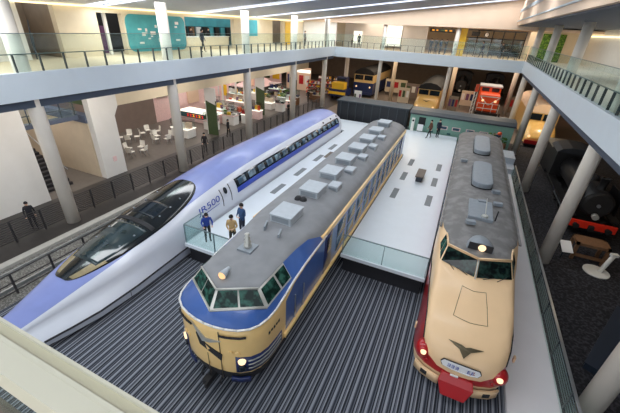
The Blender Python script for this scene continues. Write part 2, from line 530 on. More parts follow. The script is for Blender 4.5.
# ------------------------------------------------------------------ balcony railings
def balcony(label, x0, y0, x1, y1, z, n, inner):
    """posts to hip height, glass above with a thin middle rail and top edge"""
    t = thing('balcony_railing', label, 'railing', ((x0 + x1) / 2, (y0 + y1) / 2, z))
    d = Vector((x1 - x0, y1 - y0, 0)); L = d.length; d /= L
    nrm = Vector((-d.y, d.x, 0))
    rz = math.atan2(d.y, d.x)
    for i in range(n + 1):
        p = Vector((x0, y0, z)) + d * (L * i / n)
        q = p + nrm * inner
        MB().obox((q.x, q.y, z + .34), (.045, .1, .68), rz, ).build('post', M['post'], t)
    step = max(1, n // 40)
    for i in range(0, n, step):
        a = Vector((x0, y0, z)) + d * (L * i / n); c = Vector((x0, y0, z)) + d * (L * min(n, i + step) / n)
        m = (a + c) / 2
        MB().obox((m.x, m.y, z + .74), ((c - a).length - .02, .014, 1.44), rz).build('glass_pane', M['glassrail'], t)
    m = Vector(((x0 + x1) / 2, (y0 + y1) / 2, 0))
    MB().obox((m.x, m.y, z + 1.48), (L, .03, .03), rz).build('top_rail', M['rail'], t)
    m2 = m + nrm * inner
    MB().obox((m2.x, m2.y, z + .7), (L, .05, .04), rz).build('middle_rail', M['rail'], t)
balcony('glass railing with dark posts along the left upper gallery', XL - .12, -5, XL - .12, YF, ZT, 49, .06)
balcony('glass railing with closely set dark posts along the right upper gallery', XR + .12, -5, XR + .12, YF, ZT, 46, -.06)
balcony('glass railing along the edge of the far upper gallery', XL, YF + .12, XR, YF + .12, ZT, 26, .06)

# near parapet the picture is taken over, with its glass and floor
sbox('parapet_near', -9, 3.5, .30, .405, 8.42, 8.6, 'parapet')
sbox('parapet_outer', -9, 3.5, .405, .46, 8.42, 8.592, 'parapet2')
sbox('parapet_moulding', -9, 3.5, .395, .415, 8.6, 8.603, 'parapet')
sbox('parapet_lip', -9, 3.5, .46, .472, 8.44, 8.615, 'parapet')
sbox('floor_near', -9, 5, -3, .3, 7.2, 7.5, 'beige_wall')
t = thing('parapet_glazing', 'glazed panel under the cream parapet in the near corner', 'glazing', (-3, .38, 7.5))
MB().box(-9, 3.5, .37, .39, 7.55, 8.42).build('glass_pane', M['glassrail'], t)
MB().box(-9, 3.5, .34, .42, 7.5, 7.56).build('bottom_rail', M['brownbench'], t)

# ------------------------------------------------------------------ fences on the left
def fence(label, x, y0, y1, n, h, rails):
    t = thing('post_and_rail_fence', label, 'fence', (x, (y0 + y1) / 2, 0))
    for i in range(n + 1):
        y = y0 + (y1 - y0) * i / n
        MB().box(x - .035, x + .035, y - .035, y + .035, 0, h).build('post', M['fence'], t)
    for k in range(rails):
        z = .15 + (h - .15) * k / (rails - 1)
        MB().box(x - .02, x + .02, y0, y1, z - .018, z + .018).build('rail', M['fence'], t)
fence('long charcoal post and rail fence in front of the left wall and cafe', -18.1, 1, 44, 32, 1.15, 10)
fence('short charcoal fence beside the nose of the silver bullet train', -14.35, 1.5, 16, 10, .95, 3)
# railing of the walkway on the right
t = thing('walkway_railing', 'dark cable railing along the walkway right of the red train', 'railing', (5.0, 14, .15))
for i in range(16):
    y = -1.5 + i * 2.05
    MB().box(4.96, 5.02, y - .03, y + .03, .15, .98).build('post', M['post'], t)
for k in range(6):
    z = .28 + k * .125
    MB().cyl((5.0, -2, z), (5.0, 29.4, z), .016, n=6).build('cable', M['rail'], t)
MB().box(4.96, 5.04, -2, 29.4, .97, 1.0).build('handrail', M['steel'], t)
MB().box(4.90, 4.915, -2, 29.4, .15, .9).build('glass_pane', M['glassrail'], t)
t = thing('ramp_block', 'pale blue grey block at the far end of the right walkway', 'block', (4.4, 30.8, 0))
MB().box(3.6, 5.1, 29.6, 31.0, 0, .55).build('lower_step', M['t_unit'], t)
MB().box(4.3, 5.1, 31.0, 33.2, 0, 1.05).build('upper_step', M['t_unit'], t)

# camera calibrated from the vanishing points of the hall
def camera():
    C0 = Vector((310, 206.5))
    a = Vector((481, 34)) - C0; c = Vector((276, 810)) - C0
    f = math.sqrt(-(a.dot(c)))
    yv = Vector((a.x, a.y, f)).normalized()
    zv = -Vector((c.x, c.y, f)).normalized()
    xv = yv.cross(zv)
    R = (xv, yv, zv)
    right = Vector([r.x for r in R]); down = Vector([r.y for r in R]); fwd = Vector([r.z for r in R])
    cd = bpy.data.cameras.new('camera')
    cd.sensor_fit = 'HORIZONTAL'; cd.sensor_width = 36; cd.lens = f / 620 * 36
    cd.clip_start = .05; cd.clip_end = 300
    o = bpy.data.objects.new('camera', cd); COL.objects.link(o)
    m = Matrix.Identity(4)
    for i in range(3):
        m[i][0] = right[i]; m[i][1] = -down[i]; m[i][2] = -fwd[i]
    m[2][3] = 10.0
    o.matrix_world = m
    scene.camera = o
camera()
# ------------------------------------------------------------------ trains
def outline_tools(A):
    """A: half outline from the apex (x offset 0) round the nose and down one side; returns P(s) and normal(s) with signed arc length"""
    acc = [0.0]
    for p, q in zip(A, A[1:]):
        acc.append(acc[-1] + math.hypot(q[0] - p[0], q[1] - p[1]))
    def P(s):
        sg = 1 if s >= 0 else -1
        a = abs(s)
        for i in range(len(A) - 1):
            if a <= acc[i + 1] or i == len(A) - 2:
                t = (a - acc[i]) / (acc[i + 1] - acc[i])
                return sg * (A[i][0] + (A[i + 1][0] - A[i][0]) * t), A[i][1] + (A[i + 1][1] - A[i][1]) * t
    def N(s):
        e = .04
        x0, y0 = P(s - e); x1, y1 = P(s + e)
        dx, dy = x1 - x0, y1 - y0
        l = math.hypot(dx, dy)
        return dy / l, -dx / l
    return P, N, acc

def wrap(b, cx, P, N, s0, s1, z0, z1, off, n=10, m=0, th=.012, tilt=None):
    """a thin patch following the outline between arc lengths s0..s1; z0/z1 numbers or functions of t"""
    rows = [[], []]
    nn = []
    for i in range(n + 1):
        t = i / n
        s = s0 + (s1 - s0) * t
        x, y = P(s); nx, ny = N(s)
        nn.append((nx, ny, 0))
        for r, z in zip(rows, (z0, z1)):
            zz = z(t) if callable(z) else z
            r.append((cx + x + nx * off, y + ny * off, zz))
    b.sheet(rows, lambda i, j: nn[j], th, m)
    return b

def shell(cx, st, rows_fn, mats_fn, rear):
    """grid over both halves of a car body. st: stations from the rear along the right side to the apex; rows_fn(k) -> list of (x, y, z) for station k"""
    half = [rows_fn(k) for k in range(len(st))]
    full = [[(cx + x, y, z) for x, y, z in c] for c in half] + [[(cx - x, y, z) for x, y, z in c] for c in half[-2::-1]]
    nrow = len(full[0]); n = len(full)
    idx = list(range(len(st))) + list(range(len(st) - 2, -1, -1))
    b = MB()
    rows = [[full[c][r] for c in range(n)] for r in range(nrow)]
    def mf(i, j):
        k = min(idx[j], idx[j + 1])
        return mats_fn(i, k)
    b.grid(rows, mf)
    ring = [full[0][r] for r in range(nrow)] + [full[-1][r] for r in range(nrow - 2, -1, -1)]
    b.add(ring, [tuple(range(len(ring)))], rear)
    return b

def quad_pane(b, p00, p10, p11, p01, u0, u1, v0, v1, off, th=.014, m=0):
    p00, p10, p11, p01 = map(Vector, (p00, p10, p11, p01))
    def q(u, v):
        return (p00 * (1 - u) + p10 * u) * (1 - v) + (p01 * (1 - u) + p11 * u) * v
    n = (p10 - p00).cross(p01 - p00).normalized()
    rows = [[q(u0, v0) + n * off, q(u1, v0) + n * off], [q(u0, v1) + n * off, q(u1, v1) + n * off]]
    b.sheet(rows, lambda i, j: n, th, m, False)
    return b

# ---------------- cream and blue sleeper express (middle)
def sleeper():
    cx, hw, rear = -5.02, 1.52, 26.6
    t = thing('express_train', 'cream and blue express train with a blunt nose and boxes along its grey roof', 'train', (cx, 15, 0))
    face = [(1.49, 5.72), (1.4, 5.42), (1.24, 5.18), (.97, 4.99), (.62, 4.87), (.3, 4.81), (0, 4.79)]
    side = [rear, 20, 14, 10, 9.6, 8.9, 8.2, 7.3, 6.75, 6.15]
    st = [(hw, y) for y in side] + face
    tt = [.15, .3, .45, .6, .78, .9, 1.0]
    Bc, Cc = (1.36, 5.93, 2.85), (1.02, 6.03, 3.36)
    B0, C0 = (-.0, 5.1, 2.85), (-.0, 5.44, 3.37)
    ztop = [(5, 3.36), (6, 3.42), (8.5, 3.62), (10, 3.66), (40, 3.66)]
    z4 = {9.6: 3.0, 8.9: 2.98, 8.2: 2.96, 7.3: 2.88, 6.75: 2.76, 6.15: 2.66}
    z3 = {9.6: 2.88, 8.9: 2.87, 8.2: 2.85, 7.3: 2.74, 6.75: 2.45, 6.15: 2.2}
    Bs = {9.6: (1.515, 9.6, 3.05), 8.9: (1.5, 8.9, 3.03), 8.2: (1.47, 8.2, 3.0), 7.3: (1.42, 7.3, 2.92), 6.75: (1.39, 6.75, 2.88), 6.15: Bc}
    Cs = {9.6: (1.42, 9.6, 3.14), 8.9: (1.22, 8.9, 3.36), 8.2: (1.12, 8.2, 3.38), 7.3: (1.07, 7.35, 3.37), 6.75: (1.05, 6.75, 3.36), 6.15: Cc}
    def rows(k):
        x, y = st[k]
        dx = x / hw
        fr = k >= len(side)
        ins = lambda d: (x - d * dx, y + (d if fr else 0))
        R = []
        a = ins(.14); R.append((a[0], a[1], .36))
        a = ins(.05); R.append((a[0], a[1], .78))
        R.append((x, y, 1.15))
        R.append((x, y, 2.2 if fr else (2.88 if y > 9.7 else z3[y])))
        if fr:
            j = k - len(side)
            R.append((x * .985, y + .02, 2.65))
            Bp = lerp(Bc, B0, tt[j]); Cp = lerp(Cc, C0, tt[j])
        elif y > 9.7:
            R.append((x, y, 3.0)); Bp = (hw, y, 3.05); Cp = (1.46, y, 3.12)
        else:
            R.append((x * .99, y, z4[y])); Bp = Bs[y]; Cp = Cs[y]
        R.append(Bp); R.append(Cp)
        for q in (.2, .4, .6, .8, 1.0):
            xx = Cp[0] * math.cos(q * PI / 2) if not fr else Cp[0] * (1 - q)
            yy = Cp[1] + q * max(0, 7.2 - Cp[1]) * .8
            zt = interp(ztop, yy)
            zz = Cp[2] + (zt - Cp[2]) * math.sin(q * PI / 2)
            R.append((xx if q < 1 else 0, yy, zz))
        return R
    # 0 cream 1 blue 2 dark 3 roof 4 frame
    def mf(i, k):
        y = st[k + 1][1] if k + 1 < len(st) else 5
        front = y < 6.6
        if i == 0: return 2
        if i == 1: return 0
        if i == 2: return 0 if front else 1
        if i == 3: return 0
        if i == 4: return 1 if y < 9.2 else 0
        if i == 5: return (4 if y < 7.0 else 1) if y < 9.2 else 0
        return 3
    shell(cx, st, rows, mf, 2).build('body', [M['t_cream'], M['t_blue'], M['t_dark'], M['t_roof'], M['t_frame']], t)
    A = face[::-1] + [(hw, y) for y in side[::-1]]
    P, N, acc = outline_tools(A)
    sp = lambda y: acc[len(face)] + (y - 6.15)           # arc length on the side at y
    # cab glazing
    for sg in (1, -1):
        p = lambda v: (cx + sg * v[0], v[1], v[2])
        a0, a1, c1, c0 = p(B0), p(Bc), p(Cc), p(C0)
        for k, (u0, u1) in enumerate(((.04, .48), (.52, .95))):
            b = MB()
            if sg > 0:
                quad_pane(b, a0, a1, c1, c0, u0, u1, .1, .92, .004)
            else:
                quad_pane(b, a1, a0, c0, c1, 1 - u1, 1 - u0, .1, .92, .004)
            b.build('windscreen', M['t_glass'], t, label='greenish windscreen pane')
        ys = [6.15, 6.75, 7.3]
        for y0, y1 in zip(ys, ys[1:]):
            q0, q1, r1, r0 = p(Bs[y0]), p(Bs[y1]), p(Cs[y1]), p(Cs[y0])
            b = MB()
            if sg > 0:
                quad_pane(b, q0, q1, r1, r0, .07, .93, .1, .9, .004)
            else:
                quad_pane(b, q1, q0, r0, r1, .07, .93, .1, .9, .004)
            b.build('side_window', M['t_glass'], t)
        b = MB()
        b.cyl(Vector(p(C0)) + Vector((0, -.02, .01)), Vector(p(Cc)) + Vector((0, -.02, .01)), .03, n=6)
        b.build('brow_trim', M['t_frame'], t)
        b = MB()
        b.cyl(Vector(a0) + Vector((0, -.02, .01)), Vector(a1) + Vector((0, -.02, .01)), .028, n=6)
        b.build('sill_trim', M['t_frame'], t)
        # white line between blue and cream
        b = MB()
        pts = []
        for k in range(len(st) - 1, 2, -1):
            R = rows(k)
            x, y, z = R[4]
            pts.append((cx + sg * (x + .012), y - .012, z))
        b.tube(pts, .032, 6)
        b.build('cream_line', M['white'], t)
        # gutter
        b = MB()
        b.box(cx + sg * 1.49 - .04, cx + sg * 1.49 + .04, 9.6, rear, 3.08, 3.14)
        b.build('gutter', M['t_cream'], t)
        # lower cream ledge, door and coach windows
        b = MB(); wrap(b, cx, P, N, sg * sp(6.6), sg * sp(rear - .02), 1.0, 1.17, .0, 4, th=.085)
        b.build('waist_rail', M['t_cream'], t)
        for y in (9.9, 24.9):
            b = MB(); wrap(b, cx, P, N, sg * sp(y), sg * sp(y + .8), 1.18, 2.92, .002, 1)
            d = b.build('passenger_door', M['t_navy'], t)
            b = MB(); wrap(b, cx, P, N, sg * sp(y + .2), sg * sp(y + .6), 2.05, 2.75, .016, 1)
            b.build('door_window', M['t_glassd'], d)
        for y in (7.35, 8.0):
            b = MB(); wrap(b, cx, P, N, sg * sp(y), sg * sp(y + .04), 1.2, 2.2, .01, 1, th=.03)
            b.build('handrail', M['steel'], t)
        k = 0
        y = 11.3
        while y < 24.4:
            for z0, z1 in ((1.4, 1.98), (2.08, 2.78)):
                b = MB(); wrap(b, cx, P, N, sg * sp(y), sg * sp(y + 1.05), z0, z1, .002, 1)
                b.build('coach_window', M['t_glassb'], t)
            y += 1.36
        # headlights in the dark surround with its blue lines
        s_in = .88
        b = MB(); wrap(b, cx, P, N, sg * s_in, sg * 2.7, lambda q: .9 + .08 * q, lambda q: 1.58 - .12 * q, .002, 14)
        g = b.build('lamp_surround', M['t_navy'], t)
        for z in (1.04, 1.2, 1.36):
            b = MB(); wrap(b, cx, P, N, sg * (s_in + .36), sg * 2.62, z, z + .05, .016, 12)
            b.build('trim_line', M['t_frame'], g)
        for z, mm in ((1.4, 'lampglow'), (1.12, 't_glassd')):
            x, y = P(sg * (s_in + .18)); nx, ny = N(sg * (s_in + .18))
            b = MB(); b.cyl((cx + x + nx * .01, y + ny * .01, z), (cx + x + nx * .07, y + ny * .07, z), .12, .1, 16)
            b.build('headlight', M[mm], g)
        b = MB()
        x, y = P(sg * .85); nx, ny = N(sg * .85)
        for a in (-.1, .1):
            q = P(sg * (.85 + a)); b.cyl((cx + q[0], q[1], 1.72), (cx + q[0] + nx * .03, q[1] + ny * .03, 1.72), .085, .07, 14)
        b.build('marker_lamp', M['t_cream'], t)
        b = MB()
        pts = [(cx + P(sg * s)[0] + N(sg * s)[0] * .05, P(sg * s)[1] + N(sg * s)[1] * .05, 2.4) for s in (.46, .65, .85, 1.05, 1.22)]
        b.tube(pts, .032, 6)
        b.build('grab_bar', M['t_dark'], t)
        if sg > 0:
            b = MB(); wrap(b, cx, P, N, .42, .45, .5, 2.5, .002, 1, th=.006)
            b.build('door_seam', M['bronze'], t)
        b = MB(); wrap(b, cx, P, N, sg * .7, sg * 1.3, .4, .6, -.06, 6, th=.05)
        b.build('snow_guard', M['t_navy'], t)
        for k in range(5):      # raised lettering on the cab side
            s0 = sg * (1.95 + k * .13)
            b = MB(); wrap(b, cx, P, N, s0, s0 + sg * .08, 2.0 + .02 * (k % 2), 2.1, .002, 1, th=.01)
            b.build('number_digit', M['t_dark'], t)
    b = MB(); wrap(b, cx, P, N, -.012, .012, .5, 1.45, .002, 1, th=.006)
    b.build('door_seam', M['bronze'], t)
    # winged emblem: pale wedge over a dark angled bar
    ye = 4.79
    def plate(pts, d0, d1):
        n = len(pts)
        b = MB()
        vs = [(cx + x, ye - d0 + abs(x) * .09, z) for x, z in pts] + [(cx + x, ye - d1 + abs(x) * .09, z) for x, z in pts]
        b.add(vs, [tuple(range(n)), tuple(range(n, 2 * n))[::-1]] + [(i, (i + 1) % n, n + (i + 1) % n, n + i) for i in range(n)])
        return b
    em = plate([(-.5, 2.5), (.0, 2.1), (.5, 2.16), (.14, 1.98), (-.14, 1.9)], .0, .035).build('emblem', M['t_frame'], t, label='pale winged emblem')
    plate([(-.36, 2.12), (-.26, 1.7), (.46, 1.34), (.5, 1.6), (-.06, 1.86), (-.16, 2.06)], .0, .03).build('emblem_bar', M['t_dark'], em)
    # roof equipment
    for y in (9.5, 11.9, 14.05, 16.2, 18.3, 20.4, 22.6, 25.0):
        x, h = cx + .06, 3.95
        b = MB(); b.box(x - .42, x + .42, y - .52, y + .52, 3.5, h - .05)
        u = b.build('air_unit', M['t_unit'], t, .03, label='pale grey box on the roof')
        MB().box(x - .45, x + .45, y - .55, y + .55, h - .05, h).build('unit_lid', M['t_unit'], u, .02)
        MB().box(x - .34, x + .34, y - .535, y - .515, 3.68, 3.86).build('unit_vent', M['t_unit2'], u)
    for y in (12.95, 15.1, 17.3, 19.45, 21.65):
        x = cx + .68
        u = MB().box(x - .24, x + .24, y - .32, y + .32, 3.4, 3.78).build('small_roof_box', M['t_unit'], t, .03)
        MB().box(x - .18, x + .18, y - .332, y - .318, 3.54, 3.7).build('box_vent', M['t_unit2'], u)
    for dx in (-.12, .12):
        b = MB(); b.ell((cx + dx - .1, 11.0, 3.62), (.16, .18, .18), 12, 6)
        b.build('roof_ventilator', M['t_dark'], t)
    # brow lamp, antenna base and small fittings
    b = MB(); b.cyl((cx - .12, 5.85, 3.5), (cx - .12, 6.2, 3.54), .13, .05, 16); hl = b.build('roof_headlight', M['t_unit'], t)
    MB().cyl((cx - .12, 5.81, 3.5), (cx - .12, 5.85, 3.5), .1, .12, 16).build('lamp_lens', M['lampwarm'], hl)
    b = MB(); b.box(cx - .45, cx + .05, 7.05, 7.55, 3.5, 3.58)
    an = b.build('antenna_base', M['t_unit2'], t)
    b = MB(); b.lathe((cx - .2, 7.3, 3.57), [(.0, 0), (.13, 0), (.13, .12), (.07, .14), (.12, .22), (.07, .26), (.1, .36), (.05, .4), (.09, .5), (0, .55)], 14)
    b.build('insulator', M['t_frame'], an)
    for x, y, s in ((cx - .35, 8.5, .3), (cx + .32, 8.3, .2)):
        b = MB(); b.obox((x + .1, y, 3.72), (.06, .42, s * .55), .3)
        b.build('roof_fin', M['t_unit2'], t)
    # bogies, underframe and coupler
    b = MB(); b.box(cx - 1.15, cx + 1.15, 7, rear - .3, .3, .9)
    u = b.build('underframe', M['t_dark'], t)
    for yb in (8.2, rear - 3):
        bo = MB().box(cx - 1.0, cx + 1.0, yb - 1.4, yb + 1.4, .3, .62).build('bogie', M['t_dark'], t)
        for yy in (yb - 1, yb + 1):
            b = MB()
            for sg in (1, -1):
                b.cyl((cx + sg * .66, yy, .43), (cx + sg * .8, yy, .43), .43, .43, 20)
            b.cyl((cx - .7, yy, .43), (cx + .7, yy, .43), .08, n=8)
            b.build('wheelset', M['steel'], bo)
    b = MB(); b.box(cx - .1, cx + .1, 4.6, 5.3, .3, .46); b.obox((cx, 4.62, .38), (.22, .2, .24)); b.obox((cx + .08, 4.5, .38), (.07, .14, .2))
    b.build('coupler', M['t_dark'], t)
    b = MB()
    for dx in (-.36, .34):
        b.tube([(cx + dx, 5.0, .5), (cx + dx, 4.78, .34), (cx + dx + .02, 4.8, .2)], .03, 8)
    b.build('brake_hose', M['t_dark'], t)
    return t
sleeper()

# ---------------- red and cream bonnet express (right)
def bonnet():
    cx, hw, rear = 1.83, 1.46, 28.2
    t = thing('express_train', 'red and cream express train with a long rounded bonnet and mottled grey roof', 'train', (cx, 17, 0))
    face = [(1.44, 8.72), (1.38, 8.42), (1.24, 8.15), (.98, 7.95), (.62, 7.82), (.3, 7.77), (0, 7.75)]
    side = [rear, 22, 16, 13.4, 12.6, 12.0, 11.4, 10.6, 9.8, 9.1]
    st = [(hw, y) for y in side] + face
    Bc, Cc = (1.2, 11.0, 2.62), (1.06, 11.55, 3.08)
    B0, C0 = (0, 10.5, 2.62), (0, 11.08, 3.1)
    tb = {9.1: .13, 9.8: .06, 10.6: 0}
    tt = [.22, .32, .43, .57, .75, .88, 1.0]
    Bs = {11.4: (1.25, 11.5, 2.66), 12.0: (1.31, 12.05, 2.74), 12.6: (1.4, 12.6, 2.88)}
    Cs = {11.4: (1.1, 11.95, 3.1), 12.0: (1.16, 12.3, 3.1), 12.6: (1.32, 12.7, 3.1)}
    ztop = [(10, 3.1), (11.3, 3.16), (13, 3.34), (15, 3.42), (40, 3.42)]
    za = {9.1: 2.06, 9.8: 2.08, 10.6: 2.1, 11.4: 2.1, 12.0: 2.3, 12.6: 2.5}
    zface = [2.0, 1.9, 1.7, 1.52, 1.42, 1.38, 1.36]
    zred = [1.93, 1.8, 1.52, 1.18, 1.0, .96, .95]
    def rows(k):
        x, y = st[k]
        dx = x / hw
        fr = k >= len(side)
        ins = lambda d: (x - d * dx, y + (d if fr else 0))
        R = []
        a = ins(.1); R.append((a[0], a[1], .26))
        a = ins(.03); R.append((a[0], a[1], .72))
        if fr:
            j = k - len(side)
            d2 = (.2, .17, .09, .03, 0, 0, 0)[j]; a = ins(d2); R.append((a[0], a[1], zred[j])); a = ins(d2 + .02); R.append((a[0], a[1], zface[j]))
            Bp = lerp(Bc, B0, (tt[j] - 0) / 1.0); Cp = lerp(Cc, C0, tt[j])
        elif y > 12.7:
            R.append((x, y, 1.62)); R.append((x, y, 2.6)); Bp = (hw, y, 2.98); Cp = (1.42, y, 3.06)
        else:
            d2 = {9.1: .2, 9.8: .15, 10.6: .1, 11.4: .06}.get(y, 0); R.append((x - d2, y, 1.97)); R.append((x - d2 - .01, y, za[y]))
            if y > 10.9: Bp, Cp = Bs[y], Cs[y]
            else: Bp = lerp(Bc, B0, tb[y]); Cp = lerp(Cc, C0, tb[y])
        A = R[-1]
        for q in (.17, .34, .5, .67, .84, 1.0):
            h = .62 * (1 - math.cos(q * PI / 2)) + .38 * q
            v = .72 * math.sin(q * PI / 2) + .28 * q
            R.append((A[0] + (Bp[0] - A[0]) * h, A[1] + (Bp[1] - A[1]) * h, A[2] + (Bp[2] - A[2]) * v))
        R.append(Cp)
        for q in (.2, .4, .6, .8, 1.0):
            xx = Cp[0] * math.cos(q * PI / 2) if not fr and y > 12 else Cp[0] * (1 - q)
            yy = Cp[1] + q * max(0, 12.6 - Cp[1]) * .8
            zt = interp(ztop, yy)
            R.append((xx if q < 1 else 0, yy, Cp[2] + (zt - Cp[2]) * math.sin(q * PI / 2)))
        return R
    def mf(i, k):
        y = st[k + 1][1] if k + 1 < len(st) else 5
        if i == 0: return 0 if y < 13 else 2
        if i == 1: return 1
        if i < 9: return 0
        if i == 9: return 0
        return 3
    shell(cx, st, rows, mf, 2).build('body', [M['t_cream2'], M['t_red'], M['t_dark'], M['t_roof2'], M['t_frame']], t)
    A = face[::-1] + [(hw, y) for y in side[::-1]]
    P, N, acc = outline_tools(A)
    sp = lambda y: acc[len(face)] + (y - 9.1)
    for sg in (1, -1):
        p = lambda v: (cx + sg * v[0], v[1], v[2])
        a0, a1, c1, c0 = p(B0), p(Bc), p(Cc), p(C0)
        b = MB()
        if sg > 0: quad_pane(b, a0, a1, c1, c0, .03, .97, .06, .9, .006)
        else: quad_pane(b, a1, a0, c0, c1, .03, .97, .06, .9, .006)
        b.build('windscreen', M['t_glass2'], t, label='dark green windscreen pane')
        for (q0, q1, r1, r0) in (((1.2, 11.0, 2.62), Bs[11.4], Cs[11.4], Cc), (Bs[11.4], Bs[12.0], Cs[12.0], Cs[11.4])):
            b = MB()
            if sg > 0: quad_pane(b, p(q0), p(q1), p(r1), p(r0), .08, .92, .08, .88, .006)
            else: quad_pane(b, p(q1), p(q0), p(r0), p(r1), .08, .92, .08, .88, .006)
            b.build('side_window', M['t_glass'], t)
        b = MB(); b.tube([p((0, 11.05, 3.12)), p((Cc[0], Cc[1] - .02, 3.1)), p(Cs[11.4]), p(Cs[12.0])], .035, 6)
        b.build('brow_trim', M['t_cream2'], t)
        b = MB(); b.cyl(Vector(p((.25, 10.58, 2.64))), Vector(p((.62, 10.74, 2.72))), .012, n=6); b.cyl(Vector(p((.7, 10.7, 2.62))), Vector(p((.95, 10.86, 2.78))), .012, n=6)
        b.build('wiper', M['black'], t)
        # lamp pod with headlight
        s = 1.15
        x, y = P(sg * s); nx, ny = N(sg * s)
        b = MB(); b.ell((cx + x * .99, y + .16, 1.13), (.26, .3, .28), 18, 12)
        pod = b.build('lamp_pod', M['t_red'], t)
        b = MB(); b.cyl((cx + x * .99, y - .1, 1.22), (cx + x * .99, y - .155, 1.22), .09, .075, 18)
        b.build('headlight', M['lampglow'], pod)
        b = MB(); b.cyl((cx + x * .86, y - .1, .97), (cx + x * .86, y - .15, .97), .05, .04, 14)
        b.build('tail_lamp', M['t_red'], pod)
        # chrome edge of the red flash
        b = MB()
        pts = [(cx + sg * (rows(k)[2][0] + .012), rows(k)[2][1] - .012, rows(k)[2][2]) for k in range(len(st) - 5, 3, -1)]
        b.tube(pts, .02, 6)
        b.build('flash_trim', M['t_dark'], t)
        b = MB(); b.box(cx + sg * 1.44 - .04, cx + sg * 1.44 + .04, 12.8, rear, 3.03, 3.09)
        b.build('gutter', M['t_roof2'], t)
        y = 14.2
        while y < 27:
            b = MB(); wrap(b, cx, P, N, sg * sp(y), sg * sp(y + 1.3), 1.75, 2.45, .002, 1)
            b.build('coach_window', M['t_glassb'], t)
            y += 1.75
        b = MB(); wrap(b, cx, P, N, sg * .45, sg * 1.3, .28, .62, .0, 6, th=.05)
        b.build('apron_panel', M['t_cream2'], t)
        b = MB(); wrap(b, cx, P, N, sg * .82, sg * 1.02, .36, .52, .05, 2, th=.012)
        b.build('apron_step', M['t_dark'], t)
        # small vent handle beside the lamp
        x2, y2 = P(sg * 2.05)
        b = MB(); b.obox((cx + x2 + sg * .03, y2, 1.34), (.05, .12, .2)); b.build('side_lamp', M['t_cream2'], t)
        b = MB()
        b.tube([p((r[0], r[1], r[2] + .006)) for r in [rows(len(st) - 3)[q] for q in (6, 7, 8)]], .007, 5)
        b.build('hatch_seam', M['bronze'], t)
    for q in (6, 8):
        q0 = rows(len(st) - 3)[q]; q1 = rows(len(st) - 2)[q]; q2 = rows(len(st) - 1)[q]
        b = MB(); b.tube([(cx + sx * v[0], v[1], v[2] + .006) for sx, v in ((-1, q0), (-1, q1), (1, q2), (1, q1), (1, q0))], .007, 5)
        b.build('hatch_seam', M['bronze'], t)
    # centre post of the windscreen
    b = MB(); b.cyl((cx, 10.49, 2.62), (cx, 11.06, 3.1), .025, n=8); b.build('centre_post', M['t_frame'], t)
    # name plate on the nose
    def nose(x, v):
        """point on the nose over the red line: v 0 at the red line, climbing"""
        return P(0)
    pl = [(-.62, 0), (-.55, -.13), (-.3, -.16), (.3, -.16), (.55, -.13), (.62, 0), (.55, .13), (.3, .16), (-.3, .16), (-.55, .13)]
    def onface(x, z, off):
        xx, yy = P(x if abs(x) > 1e-6 else 1e-6)
        return (cx + xx, yy - off, z)
    def patch(pts, off, th):
        n = len(pts); b = MB()
        vs = [onface(x, z, off) for x, z in pts] + [onface(x, z, off + th) for x, z in pts]
        b.add(vs, [tuple(range(n)), tuple(range(n, 2 * n))[::-1]] + [(i, (i + 1) % n, n + (i + 1) % n, n + i) for i in range(n)])
        return b
    zc = 1.3
    pl = [(x * .9, z * .9) for x, z in pl]
    np_ = patch([(x * 1.04, zc + z * 1.14) for x, z in pl], .0, .03).build('plate_frame', M['t_dark'], t)
    patch([(x, zc + z) for x, z in pl], .028, .015).build('name_plate', M['paper'], np_)
    # three-stroke characters on the plate
    for gx in (-.33, -.22, -.1, .22, .33):
        b = MB()
        for dx, dz, w, h in ((0, .05, .07, .014), (0, .0, .07, .014), (.0, -.05, .08, .014), (.035 if gx < 0 else -.02, 0, .016, .12)):
            x0, z0 = gx + dx, zc + dz
            q = [(x0 - w / 2, z0 - h / 2), (x0 + w / 2, z0 - h / 2), (x0 + w / 2, z0 + h / 2), (x0 - w / 2, z0 + h / 2)]
            pb = patch(q, .042, .006)
            b.add(pb.v, pb.f)
        b.build('plate_character', M['logo'], np_)
    for gx, gz in ((.28, -.07), (.36, .05), (.38, -.04)):
        q = [(gx - .015, zc + gz - .015), (gx + .015, zc + gz - .015), (gx + .015, zc + gz + .015), (gx - .015, zc + gz + .015)]
        patch(q, .042, .006).build('plate_dot', M['t_red'], np_)
    # winged V emblem lying on the rounded nose
    k = len(st) - 1
    R = rows(k)
    pa, pb2 = Vector(R[4]), Vector(R[5])
    nrm = Vector((0, -(pb2.z - pa.z), pb2.y - pa.y)).normalized()
    up = (pb2 - pa).normalized()
    c0 = (pa + pb2) / 2 - up * .1
    pts = [(0, -.26), (.16, -.04), (.5, .12), (.12, .1), (0, .05), (-.12, .1), (-.5, .12), (-.16, -.04)]
    b = MB()
    lo, hi = [], []
    for x, v in pts:
        back = -x * x * .10
        q = c0 + up * v + Vector((cx + x, 0, 0)) + Vector((0, -back, -.02 * abs(x)))
        lo.append(q - nrm * .06); hi.append(q + nrm * (.05 if abs(x) < .2 else .035))
    n = len(pts)
    b.add(lo + hi, [tuple(range(n))[::-1], tuple(range(n, 2 * n))] + [(i, (i + 1) % n, n + (i + 1) % n, n + i) for i in range(n)])
    b.build('emblem', M['bronze'], t, label='bronze V shaped winged emblem')
    # coupler cover
    b = MB()
    b.add([(cx + x, y, z) for x, y, z in ((-.44, 7.74, .92), (.44, 7.74, .92), (.52, 7.58, .72), (-.52, 7.58, .72), (-.34, 7.42, .3), (.34, 7.42, .3), (-.44, 7.95, .92), (.44, 7.95, .92), (.34, 7.9, .3), (-.34, 7.9, .3))],
          [(0, 1, 2, 3), (3, 2, 5, 4), (6, 7, 1, 0), (4, 5, 8, 9), (7, 8, 5, 2, 1), (0, 3, 4, 9, 6), (6, 9, 8, 7)])
